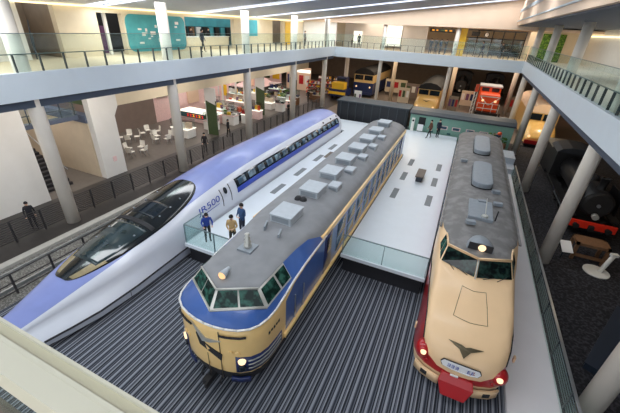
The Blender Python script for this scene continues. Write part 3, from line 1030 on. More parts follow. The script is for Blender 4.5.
    b.build('coupler_cover', M['t_red'], t, .03)
    b = MB(); b.obox((cx - .1, 7.72, .95), (.22, .04, .05)); b.build('step_plate', M['paper'], t)
    # roof: two rounded coolers, hatch with antennas, brow headlight
    for y0, y1, w in ((16.6, 19.4, .5), (12.95, 15.5, .5)):
        pass
    for y0, y1 in ((22.3, 26.2), (16.75, 20.3)):
        w, r = .47, .42
        poly = []
        for (yc, a0) in ((y1 - r, 0), (y0 + r, PI)):
            for i in range(9):
                a = a0 + PI * i / 8
                poly.append((cx + w * math.cos(a), yc + r * math.sin(a)))
        b = MB(); b.prism(poly, 3.3, 3.7)
        u = b.build('roof_cooler', M['t_unit2'], t, .05, label='rounded slate grey cooler on the roof')
        poly2 = [(cx + (x - cx) * 1.04, y) for x, y in poly]
        MB().prism(poly2, 3.3, 3.47).build('cooler_base', M['t_dark'], u)
    b = MB(); b.box(cx - .52, cx + .42, 13.5, 15.3, 3.3, 3.48); hb = b.build('roof_hatch', M['t_unit2'], t, .02)
    b = MB(); b.cyl((cx + .1, 13.7, 3.48), (cx + .1, 13.7, 3.56), .14, .1, 12); b.cyl((cx + .1, 13.7, 3.56), (cx + .1, 14.7, 3.86), .016, n=6)
    b.build('antenna', M['t_frame'], hb)
    for x, y in ((cx + .65, 15.3), (cx + .62, 16.7), (cx, 15.2), (cx - .95, 20.6), (cx - .42, 13.0)):
        b = MB(); b.obox((x, y, 3.46), (.34, .22, .14), .2); b.build('roof_fitting', M['t_unit2'], t)
    b = MB(); b.cyl((cx + .52, 13.8, 3.35), (cx + .52, 13.8, 3.8), .025, n=6); b.build('roof_rod', M['t_dark'], t)
    b = MB()
    b.grid([[(cx + .46 * math.cos(a) * s, 11.55 + .55 * q, 3.12 + .36 * math.sin(a) * s) for a in [PI * i / 12 for i in range(13)]] for q, s in ((0, .94), (.15, 1), (.7, .95), (1.3, .7), (1.8, .3))])
    b.add([(cx + .43 * math.cos(a), 11.55, 3.12 + .34 * math.sin(a)) for a in [PI * i / 12 for i in range(13)]], [tuple(range(13))])
    hl = b.build('roof_headlight', M['t_unit2'], t)
    MB().box(cx - .4, cx + .4, 11.53, 11.552, 3.14, 3.42).build('lamp_surround', M['t_dark'], hl)
    MB().cyl((cx + .05, 11.53, 3.28), (cx + .05, 11.47, 3.28), .13, .11, 16).build('lamp_lens', M['lampglow'], hl)
    b = MB(); b.box(cx - 1.15, cx + 1.15, 9.6, rear - .3, .3, .9); b.build('underframe', M['t_dark'], t)
    for yb in (11.0, rear - 3):
        bo = MB().box(cx - 1.0, cx + 1.0, yb - 1.4, yb + 1.4, .3, .62).build('bogie', M['t_dark'], t)
        for yy in (yb - 1, yb + 1):
            b = MB()
            for sg in (1, -1):
                b.cyl((cx + sg * .66, yy, .43), (cx + sg * .8, yy, .43), .43, .43, 20)
            b.cyl((cx - .7, yy, .43), (cx + .7, yy, .43), .08, n=8)
            b.build('wheelset', M['steel'], bo)
bonnet()

# ---------------- silver and lilac bullet train (left)
def bullet():
    cx, rear = -11.78, 30.4
    t = thing('bullet_train', 'silver and lilac bullet train with a long pointed nose and black cockpit canopy', 'train', (cx, 16, 0))
    W = [(.9, .05), (1.3, .28), (2.0, .42), (3.3, .62), (5, 1.08), (6.5, 1.42), (8.5, 1.6), (11, 1.66), (40, 1.66)]
    ZT_ = [(.9, .56), (1.3, .64), (2.0, .76), (3.3, 1.02), (4.7, 1.42), (6.5, 1.82), (8.5, 2.24), (10, 2.5), (11.7, 2.74), (13.5, 2.94), (15, 3.04), (17, 3.1), (29.2, 3.1), (29.9, 3.02), (30.4, 2.8)]
    WL = [(.9, .05), (2.0, .66), (3.3, 1.12), (4.2, 1.38), (5, 1.56), (6.5, 1.68), (40, 1.68)]
    ZC = [(.9, .58), (2, .62), (3.3, .72), (5, .88), (8, 1.14), (11, 1.34), (14, 1.45), (40, 1.45)]
    def smooth(tab, y):
        return (interp(tab, y - .4) + 2 * interp(tab, y) + interp(tab, y + .4)) / 4 if y > 1.5 and y < 29 else interp(tab, y)
    def sec(y, th):
        """th 0 = right shoulder, pi/2 = top, pi = left; below the shoulder use lower()"""
        w, zt, zc = smooth(W, y), smooth(ZT_, y), smooth(ZC, y)
        c, s_ = math.cos(th), math.sin(th)
        e = .86
        return Vector((cx + w * math.copysign(abs(c) ** e, c), y, zc + (zt - zc) * abs(s_) ** e))
    def low(y, q, sg):
        """q 0 at the shoulder, 1 at the bottom of the skirt"""
        w, zc = smooth(W, y), smooth(ZC, y)
        zb = .16
        wl = max(w, interp(WL, y))
        x = w + (wl - w) * min(1, q / .6) if q < .62 else wl * (1.012 - .03 * (q - .62))
        return Vector((cx + sg * x, y, zc + (zb - zc) * q))
    ys = [.9, 1.1, 1.3, 1.65, 2.0, 2.6, 3.3, 4.1, 5, 5.8, 6.5, 7.5, 8.5, 9.5, 10.5, 11.5, 12.5, 13.5, 15, 17, 19.5, 22, 24.5, 27, 28.4, 29.2, 29.6, 29.9, 30.2, 30.4]
    # lilac starts at this angle above the shoulder
    TB = [(.9, .6), (3.3, .6), (5, .7), (8, .82), (12, .84), (16, .86), (24, .9), (40, .92)]
    b = MB()
    rows = []
    for y in ys:
        tb = interp(TB, y)
        angs = [0, .15, .3, .45, .6, .75]
        ths = [tb * a / .75 for a in angs] + [tb + (PI - 2 * tb) * k / 12 for k in range(1, 12)] + [PI - tb * a / .75 for a in angs[::-1]]
        r = [low(y, q, 1) for q in (1, .8, .64, .6, .4, .2)] + [sec(y, a) for a in ths] + [low(y, q, -1) for q in (.2, .4, .6, .64, .8, 1)]
        rows.append(r)
    nlo, nm = 6, 6
    def mf(i, j):
        n = len(rows[0]) - 1
        jj = min(j, n - 1 - j)
        if jj < 2: return 2
        if jj == 2: return 3
        if jj < nlo + nm - 1: return 0
        return 1
    b.grid(rows, mf)
    b.add(rows[0], [tuple(range(len(rows[0])))], 1)
    b.add(rows[-1], [tuple(range(len(rows[-1])))], 0)
    b.build('body', [M['silver'], M['lilac'], M['silverd'], M['t_unit2']], t)
    def nrm(y, th):
        e = .02
        a = sec(y, th + e) - sec(y, th - e); c = sec(y + e, th) - sec(y - e, th)
        n = c.cross(a).normalized() if c.cross(a).length > 1e-9 else Vector((0, 0, 1))
        p = sec(y, th) - Vector((cx, y, 1.0))
        return n if n.dot(p) > 0 else -n
    def patch(b, fy, ny, fth, nth, off, m=0, th=.01):
        """patch over u in 0..1 along y and v across; fy(u,v), fth(u,v)"""
        R = [[None] * (nth + 1) for _ in range(ny + 1)]; NN = {}
        for i in range(ny + 1):
            for j in range(nth + 1):
                u, v = i / ny, j / nth
                y, a = fy(u, v), fth(u, v)
                n = nrm(y, a); NN[i, j] = n
                R[i][j] = sec(y, a) + n * off
        b.sheet(R, lambda i, j: NN[i, j], th, m)
        return b
    # canopy: long oval, gold tinted tip, windscreen panes
    y0, y1 = 4.85, 11.6
    def half(u):
        y = y0 + (y1 - y0) * u
        e = math.sqrt(max(0, 1 - ((u - .52) / (.52 if u < .52 else .48)) ** 2))
        return .82 * e ** (.62 if u < .3 else .8)
    def cano(u0, u1, k, off, name, m, n=22, par=t, th=.01, v0=-1, v1=1):
        b = MB()
        patch(b, lambda u, v: y0 + (y1 - y0) * (u0 + (u1 - u0) * u), n, lambda u, v: PI / 2 + (v0 + (v1 - v0) * v) * half(u0 + (u1 - u0) * u) * k, 10, off, 0, th)
        return b.build(name, M[m], par)
    b = MB(); uu = lambda u: .002 + .996 * (1 - math.cos(PI * u)) / 2
    patch(b, lambda u, v: y0 + (y1 - y0) * uu(u), 48, lambda u, v: PI / 2 + (2 * v - 1) * half(uu(u)), 10, .004, 0, .01)
    can = b.build('canopy', M['canopy'], t)
    can['label'] = 'black glossy cockpit canopy'
    for v0, v1 in ((-1, -.5), (.5, 1)):
        cano(.025, .19, .93, .016, 'canopy_tip', 'gold', 12, can, .006, v0, v1)
    cano(.14, .47, .74, .016, 'windscreen', 'canopyglass', 14, can, .008)
    cano(.56, .7, .5, .016, 'roof_pane', 't_glassd', 8, can, .008, -.95, .95)
    cano(.485, .515, .86, .018, 'canopy_bar', 't_dark', 3, can, .012)
    b = MB()
    for v in (-.25, .25):
        for u in (.3, .4, .6, .7, .8):
            y = y0 + (y1 - y0) * u; a = PI / 2 + v * 2.6 * half(u) * .85 / 1.0 if abs(v) < .3 else 0
            b.ell(sec(y, a) + nrm(y, a) * .02, (.05, .05, .03), 8, 4)
    b.build('canopy_bolt', M['t_unit2'], can)
    # thin white outline of the lilac at the nose is left to the paint; side band with windows
    def side(b, ya, yb, ta, tb2, off, sg, n=1, m=0, th=.01):
        f = (lambda u, v: ta + (tb2 - ta) * v) if sg > 0 else (lambda u, v: PI - ta - (tb2 - ta) * v)
        return patch(b, lambda u, v: ya + (yb - ya) * u, max(1, n), f, 4, off, m, th)
    for sg in (1, -1):
        b = MB(); side(b, 13.5, 29.7, .1, .62, .003, sg, 12); band = b.build('window_band', M['t_glassd'], t, label='dark band holding the passenger windows')
        b = MB(); side(b, 13.5, 29.7, .1, .27, .016, sg, 12); b.build('blue_stripe', M['s_blue'], t)
        y = 13.75
        while y < 29.3:
            b = MB(); side(b, y, y + .68, .33, .55, .016, sg, 2); b.build('passenger_window', M['t_glassb'], band)
            y += 1.02
        for k in range(2):
            yy = 12.2 + k * .72
            b = MB(); side(b, yy, yy + .05, -.0, .62, .004, sg, 1)
            b.build('door_seam', M['t_dark'], t)
        b = MB()
        pts = []
        for i in range(16):
            a = 2 * PI * i / 16
            yy, th = 12.58 + .13 * math.cos(a), .46 + .13 * math.sin(a)
            th = th if sg > 0 else PI - th
            pts.append((sec(yy, th) + nrm(yy, th) * .012, sec(yy, th) + nrm(yy, th) * .022))
        n = 16
        b.add([p[0] for p in pts] + [p[1] for p in pts], [tuple(range(n)), tuple(range(n, 2 * n))[::-1]] + [(i, (i + 1) % n, n + (i + 1) % n, n + i) for i in range(n)])
        b.build('door_window', M['t_glassd'], t)
        b = MB()
        for i in range(len(ys) - 8):
            p, q = low(ys[i + 6], .62, sg), low(ys[i + 7], .62, sg)
            b.cyl(p, q, .04, n=6)
        b.build('skirt_groove', M['t_dark'], t)
        for y in (6.2, 10.2, 15, 20, 25):
            b = MB(); p, q = low(y, .7, sg), low(y, 1, sg)
            b.cyl(p, q, .012, n=5); b.build('panel_gap', M['t_dark'], t)
        for y in (26.5, 28.2, 29.6):
            b = MB(); a = .74 if sg > 0 else PI - .74
            c = sec(y, a); b.ell(c, (.08, .1, .08), 10, 6); b.build('side_lamp', M['t_dark'], t)
    # lettering on the near flank
    vs, fs = text_geo('JR500', .62)
    wv = max(v[0] for v in vs)
    out = []
    for off in (.006, .012):
        for x, z, _ in vs:
            y = 10.45 + x * (1.55 / wv) + z * .12
            th = .26 + z * .5
            out.append(sec(y, th) + nrm(y, th) * off)
    k = len(vs)
    b = MB(); b.add(out, fs + [tuple(a + k for a in f) for f in fs])
    b.build('lettering', M['logo'], t, recalc=False)
    b = MB(); side(b, 10.8, 11.9, .17, .19, .006, 1, 3); b.build('lettering_line', M['logo'], t)
    # end lights and undercarriage
    b = MB(); b.box(cx - 1.2, cx + 1.2, 8, rear - .3, .14, .5); b.build('underframe', M['t_dark'], t)
    for yb in (11.5, rear - 3.2):
        bo = MB().box(cx - 1.0, cx + 1.0, yb - 1.5, yb + 1.5, .2, .5).build('bogie', M['t_dark'], t)
        for yy in (yb - 1.1, yb + 1.1):
            b = MB()
            for sg in (1, -1):
                b.cyl((cx + sg * .7, yy, .4), (cx + sg * .84, yy, .4), .4, .4, 20)
            b.build('wheelset', M['steel'], bo)
bullet()
# ------------------------------------------------------------------ rolling stock across the far end of the deck
t = thing('goods_wagon', 'long charcoal goods wagon with a flat grey roof beyond the deck', 'wagon', (-8.7, 37.3, 0))
MB().box(-12.7, -4.85, 36.0, 38.6, .55, 2.72).build('body', M['wagonblack'], t, .03)
MB().box(-12.8, -4.8, 35.92, 38.68, 2.72, 2.86).build('roof', M['wagonroof'], t, .03)
for k in range(9):
    x = -12.3 + k * .9
    MB().box(x - .035, x + .035, 35.95, 36.0, .6, 2.7).build('side_post', M['wagonroof'], t)
MB().box(-9.7, -7.9, 35.96, 36.0, .7, 2.5).build('sliding_door', M['wagonblack'], t)
for x in (-11.6, -10.2, -7.3, -5.9):
    b = MB()
    for y in (36.55, 38.05):
        b.cyl((x, y - .07, .43), (x, y + .07, .43), .43, n=18)
    b.cyl((x, 36.5, .43), (x, 38.1, .43), .08, n=8)
    b.build('wheelset', M['steel'], t)
b = MB(); b.box(-12.5, -5.05, 36.2, 38.4, .42, .6); b.build('underframe', M['t_dark'], t)
for x in (-12.82, -4.75):
    b = MB(); b.cyl((x - .1, 36.6, .8), (x + .1, 36.6, .8), .2, n=14); b.build('buffer', M['steel'], t)

t = thing('passenger_coach', 'pale green coach with a dark grey roof beyond the deck', 'coach', (.2, 36.7, 0))
MB().box(-4.5, 4.9, 35.35, 38.0, .5, 2.62).build('body', M['green'], t, .04)
b = MB()
prof = [(35.25, 2.58), (35.25, 2.72), (35.7, 2.95), (36.7, 3.02), (37.6, 2.95), (38.1, 2.72), (38.1, 2.58)]
b.add([(x, y, z) for x in (-4.6, 5.0) for y, z in prof], [tuple(range(7))[::-1], tuple(range(7, 14))] + [(i, (i + 1) % 7, 7 + (i + 1) % 7, 7 + i) for i in range(7)])
b.build('roof', M['wagonroof'], t)
for x in (-1.15, 0.03, 1.3, 2.5, 3.7):
    f = MB().box(x - .38, x + .38, 35.31, 35.36, 1.5, 1.85).build('window', M['pink'], t)
    MB().box(x - .3, x + .3, 35.295, 35.315, 1.56, 1.8).build('pane', M['t_glassb'], f)
for x in (-2.2, -.55, .7, 2.0):
    MB().box(x - .16, x + .16, 35.32, 35.36, 1.05, 1.22).build('side_vent', M['tealdark'], t)
d = MB().box(-3.7, -2.75, 35.31, 35.36, 1.0, 2.45).build('door', M['green'], t)
MB().box(-3.62, -2.95, 35.29, 35.315, 1.6, 2.4).build('door_window', M['black'], d)
for x in (-3.4, -2.0, 2.4, 3.8):
    b = MB()
    for y in (35.9, 37.4):
        b.cyl((x, y - .07, .43), (x, y + .07, .43), .43, n=18)
    b.cyl((x, 35.8, .43), (x, 37.5, .43), .08, n=8)
    b.build('wheelset', M['steel'], t)

t = thing('buffer_lamp_stand', 'pale grey stand with a dark round lamp beside the green coach', 'stand', (-4.1, 35.0, 1.0))
MB().box(-4.25, -3.95, 34.85, 35.05, 1.0, 2.3).build('cabinet', M['plastic'], t, .03)
MB().cyl((-4.1, 34.83, 2.05), (-4.1, 34.86, 2.05), .1, n=14).build('round_lamp', M['black'], t)
t = thing('information_board', 'white board standing against the green coach', 'board', (-3.3, 34.95, 1.0))
MB().box(-3.6, -3.05, 34.95, 34.99, 1.1, 1.75).build('board', M['paper'], t)
for x in (-3.5, -3.15):
    MB().box(x - .02, x + .02, 34.98, 35.02, 1.0, 1.6).build('leg', M['post'], t)

# small signal garden at the right end of the green coach
for k, (x, y, z, mm, lab) in enumerate(((2.4, 34.6, 1.75, 'leaf', 'low green potted plant in front of the green coach'), (3.2, 34.7, 1.95, 'leaf', 'bushier green potted plant beside the orange lamp post'), (4.3, 34.7, 1.7, 'leaf', 'small green plant at the right end of the green coach'))):
    t = thing('potted_plant', lab, 'plant', (x, y, 0))
    MB().cyl((x, y, 0), (x, y, z - .5), .22, .28, 14).build('pot', M['wood'], t)
    b = MB()
    for i in range(26):
        a = random.uniform(0, 2 * PI); r = random.uniform(.08, .28); h = random.uniform(-.1, .35)
        p = Vector((x + r * math.cos(a) * .9, y + r * math.sin(a) * .6, z - .3 + h))
        b.obox(p, (.2, .02, .1), a, rx=random.uniform(-.8, .8))
    lv = b.build('leaves', M[mm], t); lv['kind'] = 'stuff'
t = thing('lamp_post', 'short post with an orange lamp among the plants by the green coach', 'lamp', (3.75, 34.5, 0))
MB().cyl((3.75, 34.5, 0), (3.75, 34.5, 2.0), .05, n=10).build('post', M['post'], t)
b = MB(); b.ell((3.75, 34.5, 2.1), (.2, .16, .16), 12, 8); b.build('lamp', M['orange'], t)

# ------------------------------------------------------------------ locomotives of the far hall
def cab_train(name, label, cat, cx, y, w, L, h, body, lower, roof, style, cut=.42):
    """front end of a railcar with its body running back"""
    t = thing(name, label, cat, (cx, y + L / 2, 0))
    hw = w / 2
    if style == 'bonnet':
        st = [0, .12, .3, .6, 1.0, 1.5, 2.2]
        rows = []
        for q in st:
            wq = hw * (.8 + .2 * min(1, q / .6)); zt = .95 + (h * .58 - .95) * (1 - (1 - min(1, q / 2.2)) ** 2.4)
            rows.append([(cx + wq * math.cos(a), y + q, .45) if False else (cx + wq * c, y + q, z) for c, z in ((-1, .45), (-1, zt * .7), (-.9, zt * .92), (-.6, zt), (0, zt + .04), (.6, zt), (.9, zt * .92), (1, zt * .7), (1, .45))])
        b = MB(); b.grid(rows); b.add(rows[0], [tuple(range(9))])
        b.build('bonnet', M[body], t)
        yb = y + 2.2
    else:
        yb = y
    prof = [(-hw, .5), (-hw, h * .78), (-hw * .9, h * .88), (-hw * .5, h * .97), (0, h), (hw * .5, h * .97), (hw * .9, h * .88), (hw, h * .78), (hw, .5)]
    n = len(prof)
    b = MB(); b.add([(cx + x, yy, z) for yy in (yb, y + L) for x, z in prof[:2] + prof[-2:]], [(0, 1, 2, 3), (7, 6, 5, 4), (0, 4, 5, 1), (2, 6, 7, 3), (0, 3, 7, 4), (1, 5, 6, 2)])
    b.build('body', M[body], t)
    b = MB(); pr = prof[1:-1]; m_ = len(pr)
    b.add([(cx + x * 1.01, yy, z) for yy in (yb - .05, y + L) for x, z in pr], [tuple(range(m_)), tuple(range(m_, 2 * m_))[::-1]] + [(i, (i + 1) % m_, m_ + (i + 1) % m_, m_ + i) for i in range(m_)])
    b.build('roof', M[roof], t)
    MB().box(cx - hw * 1.01, cx + hw * 1.01, yb - .03, yb + L * .9, .45, h * cut).build('lower_body', M[lower], t) if style != 'bonnet' else None
    for sx in (-.48, .48):
        MB().box(cx + sx * w * .5 - w * .21, cx + sx * w * .5 + w * .21, yb - .09, yb - .03, h * .6, h * .76).build('windscreen', M['t_glassd'], t)
    for sx in (-.7, .7):
        z = h * .36 if style != 'bonnet' else 1.15
        yy = y - .03
        MB().cyl((cx + sx * hw, yy, z), (cx + sx * hw, yy - .06, z), .13, n=12).build('headlight', M['lampwarm'], t)
    b = MB(); b.box(cx - hw * .85, cx + hw * .85, y + .2, y + L - .3, .1, .6)
    b.build('underframe', M['t_dark'], t)
    b = MB(); b.box(cx - hw * .9, cx + hw * .9, y - .12, y + .1, .4, .75)
    b.build('bumper', M[lower], t)
    return t

t = cab_train('electric_railcar', 'cream and blue railcar front in the far hall left of the thin column', 'train', -15.3, 55, 3.2, 12, 4.4, 't_cream', 't_navy', 'black2', 'flat', .5)
t = cab_train('bonnet_railcar', 'gold lit cream bonnet train in the far hall behind the dark wagon', 'train', -4.5, 47.6, 3.0, 14, 3.9, 'lgold', 'lgold', 'black2', 'bonnet')
b = MB(); b.add([(-4.5 + x, 47.95 + yy, z) for yy in (0, .05) for x, z in ((-.5, 1.95), (0, 1.72), (.5, 1.95), (0, 1.84))], [(0, 1, 2, 3), (7, 6, 5, 4), (0, 4, 5, 1), (1, 5, 6, 2), (2, 6, 7, 3), (3, 7, 4, 0)])
b.build('emblem', M['bronze'], t)
t = cab_train('bonnet_railcar', 'cream and gold bonnet train between the right hand columns', 'train', 7.9, 39.6, 2.8, 13, 4.0, 'lgold', 't_red', 'peach', 'bonnet')

def diesel(cx, y):
    t = thing('diesel_locomotive', 'bright orange locomotive front with white edging in the far hall', 'locomotive', (cx, y + 4, 0))
    MB().box(cx - 1.2, cx + 1.2, y, y + 3.2, 1.0, 3.1).build('hood', M['orange'], t, .1)
    for z in (1.35, 2.85):
        MB().box(cx - 1.22, cx + 1.22, y - .03, y + .02, z, z + .1).build('white_stripe', M['white'], t)
    b = MB(); b.tube([(cx - 1.1, y - .03, 2.8), (cx - .1, y - .04, 1.9), (cx + .1, y - .04, 1.9), (cx + 1.1, y - .03, 2.8)], .06, 6); b.build('chevron', M['white'], t)
    for sx in (-.75, .75):
        MB().cyl((cx + sx, y - .02, 2.4), (cx + sx, y - .1, 2.4), .16, n=14).build('headlight', M['lampwarm'], t)
    MB().box(cx - 1.3, cx + 1.3, y + 3.2, y + 5.4, 1.0, 3.7).build('cab', M['orange'], t, .05)
    MB().box(cx - 1.42, cx + 1.42, y + 3.0, y + 5.6, 3.7, 3.9).build('cab_roof', M['t_unit'], t, .05)
    for sx in (-.62, .62):
        MB().box(cx + sx - .45, cx + sx + .45, y + 3.16, y + 3.2, 3.15, 3.6).build('cab_window', M['t_glassd'], t)
    MB().box(cx - 1.4, cx + 1.4, y - .6, y + 9, .75, 1.0).build('running_board', M['black'], t)
    for sx in (-1.3, -.5, .5, 1.3):
        MB().cyl((cx + sx, y - .55, 1.0), (cx + sx, y - .55, 2.1), .035, n=8).build('handrail_post', M['white'], t)
    MB().cyl((cx - 1.3, y - .55, 2.1), (cx + 1.3, y - .55, 2.1), .035, n=8).build('handrail', M['white'], t)
    MB().box(cx - 1.35, cx + 1.35, y - .75, y - .6, .5, 1.0).build('buffer_beam', M['black'], t)
    MB().box(cx - 1.1, cx + 1.1, y, y + 8.8, .1, .75).build('underframe', M['t_dark'], t)
    MB().box(cx - 1.2, cx + 1.2, y + 5.4, y + 9, 1.0, 3.0).build('rear_hood', M['orange'], t, .1)
diesel(3.05, 50.5)

def steam(name, label, cx, y, s=1.0, beam='redbeam'):
    """steam locomotive facing the camera: smokebox, boiler, chimney, domes, running boards, cab, wheels"""
    t = thing(name, label, 'locomotive', (cx, y + 5 * s, 0))
    f = lambda v: v * s
    MB().cyl((cx, y + f(.5), f(2.15)), (cx, y + f(7.2), f(2.15)), f(.82), n=24).build('boiler', M['black'], t)
    d = MB().cyl((cx, y + f(.36), f(2.15)), (cx, y + f(.5), f(2.15)), f(.66), f(.8), 24).build('smokebox_door', M['black2'], t)
    MB().cyl((cx, y + f(.28), f(2.15)), (cx, y + f(.36), f(2.15)), f(.1), n=12).build('door_handle', M['steel'], d)
    b = MB(); b.lathe((cx, y + f(1.1), f(2.85)), [(f(.24), 0), (f(.2), f(.3)), (f(.22), f(.75)), (f(.27), f(.8)), (f(.2), f(.8))], 16); b.build('chimney', M['black'], t)
    for q in (2.9, 4.6):
        b = MB(); b.ell((cx, y + f(q), f(2.8)), (f(.4), f(.48), f(.5)), 16, 8); b.build('dome', M['black'], t)
    for sg in (1, -1):
        MB().box(cx + sg * f(1.1) - f(.25), cx + sg * f(1.1) + f(.25), y + f(.2), y + f(7.6), f(1.32), f(1.4)).build('running_board', M['black'], t)
        MB().cyl((cx + sg * f(.98), y + f(.7), f(.75)), (cx + sg * f(.98), y + f(1.8), f(.75)), f(.34), n=16).build('cylinder', M['black'], t)
        for q in (2.7, 4.2, 5.7):
            w = MB()
            x = cx + sg * f(.74)
            n = 20
            for k in range(n):
                a = 2 * PI * k / n; a2 = 2 * PI * (k + 1) / n
                w.cyl((x, y + f(q) + f(.62) * math.cos(a), f(.68) + f(.62) * math.sin(a)), (x, y + f(q) + f(.62) * math.cos(a2), f(.68) + f(.62) * math.sin(a2)), f(.06), n=6)
            for k in range(8):
                a = 2 * PI * k / 8
                w.cyl((x, y + f(q), f(.68)), (x, y + f(q) + f(.6) * math.cos(a), f(.68) + f(.6) * math.sin(a)), f(.04), n=5)
            w.cyl((x - f(.08), y + f(q), f(.68)), (x + f(.08), y + f(q), f(.68)), f(.14), n=12)
            w.build('driving_wheel', M['black2'], t)
        MB().obox((cx + sg * f(.88), y + f(4.2), f(.6)), (f(.05), f(3.3), f(.1))).build('coupling_rod', M['steel'], t)
        MB().box(cx + sg * f(1.02) - f(.02), cx + sg * f(1.02) + f(.02), y + f(.6), y + f(2.6), f(1.6), f(2.9)).build('smoke_deflector', M['black'], t)
    MB().box(cx - f(1.25), cx + f(1.25), y, y + f(.14), f(.72), f(1.18)).build('buffer_beam', M[beam], t, .02)
    for sx in (-.8, .8):
        MB().cyl((cx + f(sx), y - f(.3), f(.92)), (cx + f(sx), y, f(.92)), f(.17), f(.1), 14).build('buffer', M['black2'], t)
    MB().obox((cx, y - f(.12), f(.86)), (f(.24), f(.3), f(.3))).build('coupler', M['black2'], t)
    MB().cyl((cx, y - f(.02), f(1.55)), (cx, y + f(.25), f(1.55)), f(.17), n=14).build('headlight', M['t_frame'], t)
    MB().box(cx - f(1.3), cx + f(1.3), y + f(7.2), y + f(9.0), f(1.3), f(3.3)).build('cab', M['black'], t, .03)
    b = MB()
    pr = [(-1.4, 3.25), (-1.1, 3.5), (-.5, 3.65), (.5, 3.65), (1.1, 3.5), (1.4, 3.25)]
    b.add([(cx + f(x), yy, f(z)) for yy in (y + f(7.0), y + f(9.4)) for x, z in pr], [tuple(range(6)), tuple(range(6, 12))[::-1]] + [(i, (i + 1) % 6, 6 + (i + 1) % 6, 6 + i) for i in range(6)])
    b.build('cab_roof', M['wagonblack'], t)
    MB().box(cx - f(1.2), cx + f(1.2), y + f(9.2), y + f(13), f(.9), f(2.9)).build('tender', M['black'], t, .03)
    MB().box(cx - f(.8), cx + f(.8), y + f(.2), y + f(13), f(.5), f(.9)).build('frame', M['black2'], t)
    return t
steam('steam_locomotive', 'black steam locomotive with a red buffer beam in the dark hall on the right', 8.15, 21.0, .94)
steam('steam_locomotive', 'black steam locomotive far behind the gold bonnet train', -1.0, 62.0, 1.1, 'black2')
steam('steam_locomotive', 'black steam locomotive far behind the orange locomotive', 4.2, 62.5, 1.1, 'black2')

t = thing('track_machine', 'yellow and navy machine by the far end of the bullet train', 'machine', (-17.9, 51, 0))
MB().box(-19.2, -16.6, 50, 53, .5, 1.5).build('chassis', M['t_navy'], t, .05)
MB().box(-18.9, -16.9, 50.2, 51.6, 1.5, 2.5).build('hood', M['yellow'], t, .08)
MB().box(-18.7, -17.1, 51.7, 53, 1.5, 3.1).build('cab', M['t_navy'], t, .05)
MB().box(-18.5, -17.3, 51.66, 51.71, 2.2, 2.9).build('cab_window', M['t_glassd'], t)
MB().box(-19.25, -16.55, 49.9, 50.05, .8, 1.2).build('bumper', M['yellow'], t)
for x in (-18.9, -16.9):
    for y in (50.7, 52.4):
        MB().cyl((x - .15, y, .42), (x + .15, y, .42), .42, n=16).build('wheel', M['black2'], t)
t = thing('signal_post', 'white lattice post standing left of the orange locomotive', 'post', (1.2, 48.5, 0))
b = MB()
for dx in (-.16, .16):
    b.cyl((1.2 + dx, 48.5, 0), (1.2 + dx, 48.5, 4.4), .05, n=8)
for k in range(8):
    z = .4 + k * .5
    b.cyl((1.04, 48.5, z), (1.36, 48.5, z + .4), .03, n=6)
b.build('lattice', M['white'], t)
MB().box(1.0, 1.4, 48.42, 48.58, 3.6, 4.5).build('signal_head', M['orange'], t)

# display pieces beside the steam locomotive
t = thing('wooden_frame', 'brown wooden frame standing before the red beamed steam locomotive', 'frame', (7.7, 18.9, 0))
for x in (7.05, 8.35):
    for y in (18.5, 19.3):
        MB().box(x - .07, x + .07, y - .07, y + .07, 0, 1.0).build('leg', M['wood'], t)
MB().box(6.98, 8.42, 18.43, 19.37, .86, 1.0).build('top_board', M['wood'], t)
MB().box(7.0, 8.4, 18.44, 18.56, .2, .34).build('cross_bar', M['wood'], t)
t = thing('display_disc', 'white round plate with an upright arm in front of the wooden frame', 'plate', (7.95, 17.7, 0))
MB().cyl((7.95, 17.7, 0), (7.95, 17.7, .06), .55, n=28).build('round_plate', M['plastic'], t)
MB().cyl((8.1, 17.75, .05), (8.35, 17.9, 1.0), .1, n=12).build('arm', M['plastic'], t)
MB().obox((8.37, 17.92, 1.02), (.3, .2, .12), .3).build('arm_head', M['plastic'], t)
t = thing('reading_desk', 'white slanted reading board beside the second right hand column', 'board', (6.55, 18.2, 0))
MB().obox((6.55, 18.2, .75), (.5, .7, .03), .2, rx=.5).build('board', M['paper'], t)
MB().cyl((6.55, 18.3, 0), (6.55, 18.3, .72), .04, n=8).build('post', M['post'], t)
d = Vector((7.92 - 6.03, 14.77 - 11.0, 0)); ang = math.atan2(d.y, d.x)
t = thing('floor_plinth', 'low navy plinth on the dark floor beside the nearest right column', 'plinth', (7.4, 12.2, 0))
c = (6.03 + 7.92) / 2, (11.0 + 14.77) / 2
nx, ny = math.sin(ang), -math.cos(ang)
MB().obox((c[0] + nx * .8, c[1] + ny * .8, .12), (4.4, 1.6, .24), ang).build('block', M['navyplinth'], t)
MB().obox((c[0] + nx * .8, c[1] + ny * .8, .26), (4.46, 1.66, .04), ang).build('top_plate', M['navyplinth'], t)
t = thing('display_case', 'dark glass display case beyond the steam locomotive cab on the right', 'case', (12.3, 24, 0))
MB().box(11.6, 13, 22.6, 25.4, 0, .9).build('base', M['black2'], t)
MB().box(11.62, 12.98, 22.62, 25.38, .9, 1.9).build('glass_cover', M['glasswin'], t)

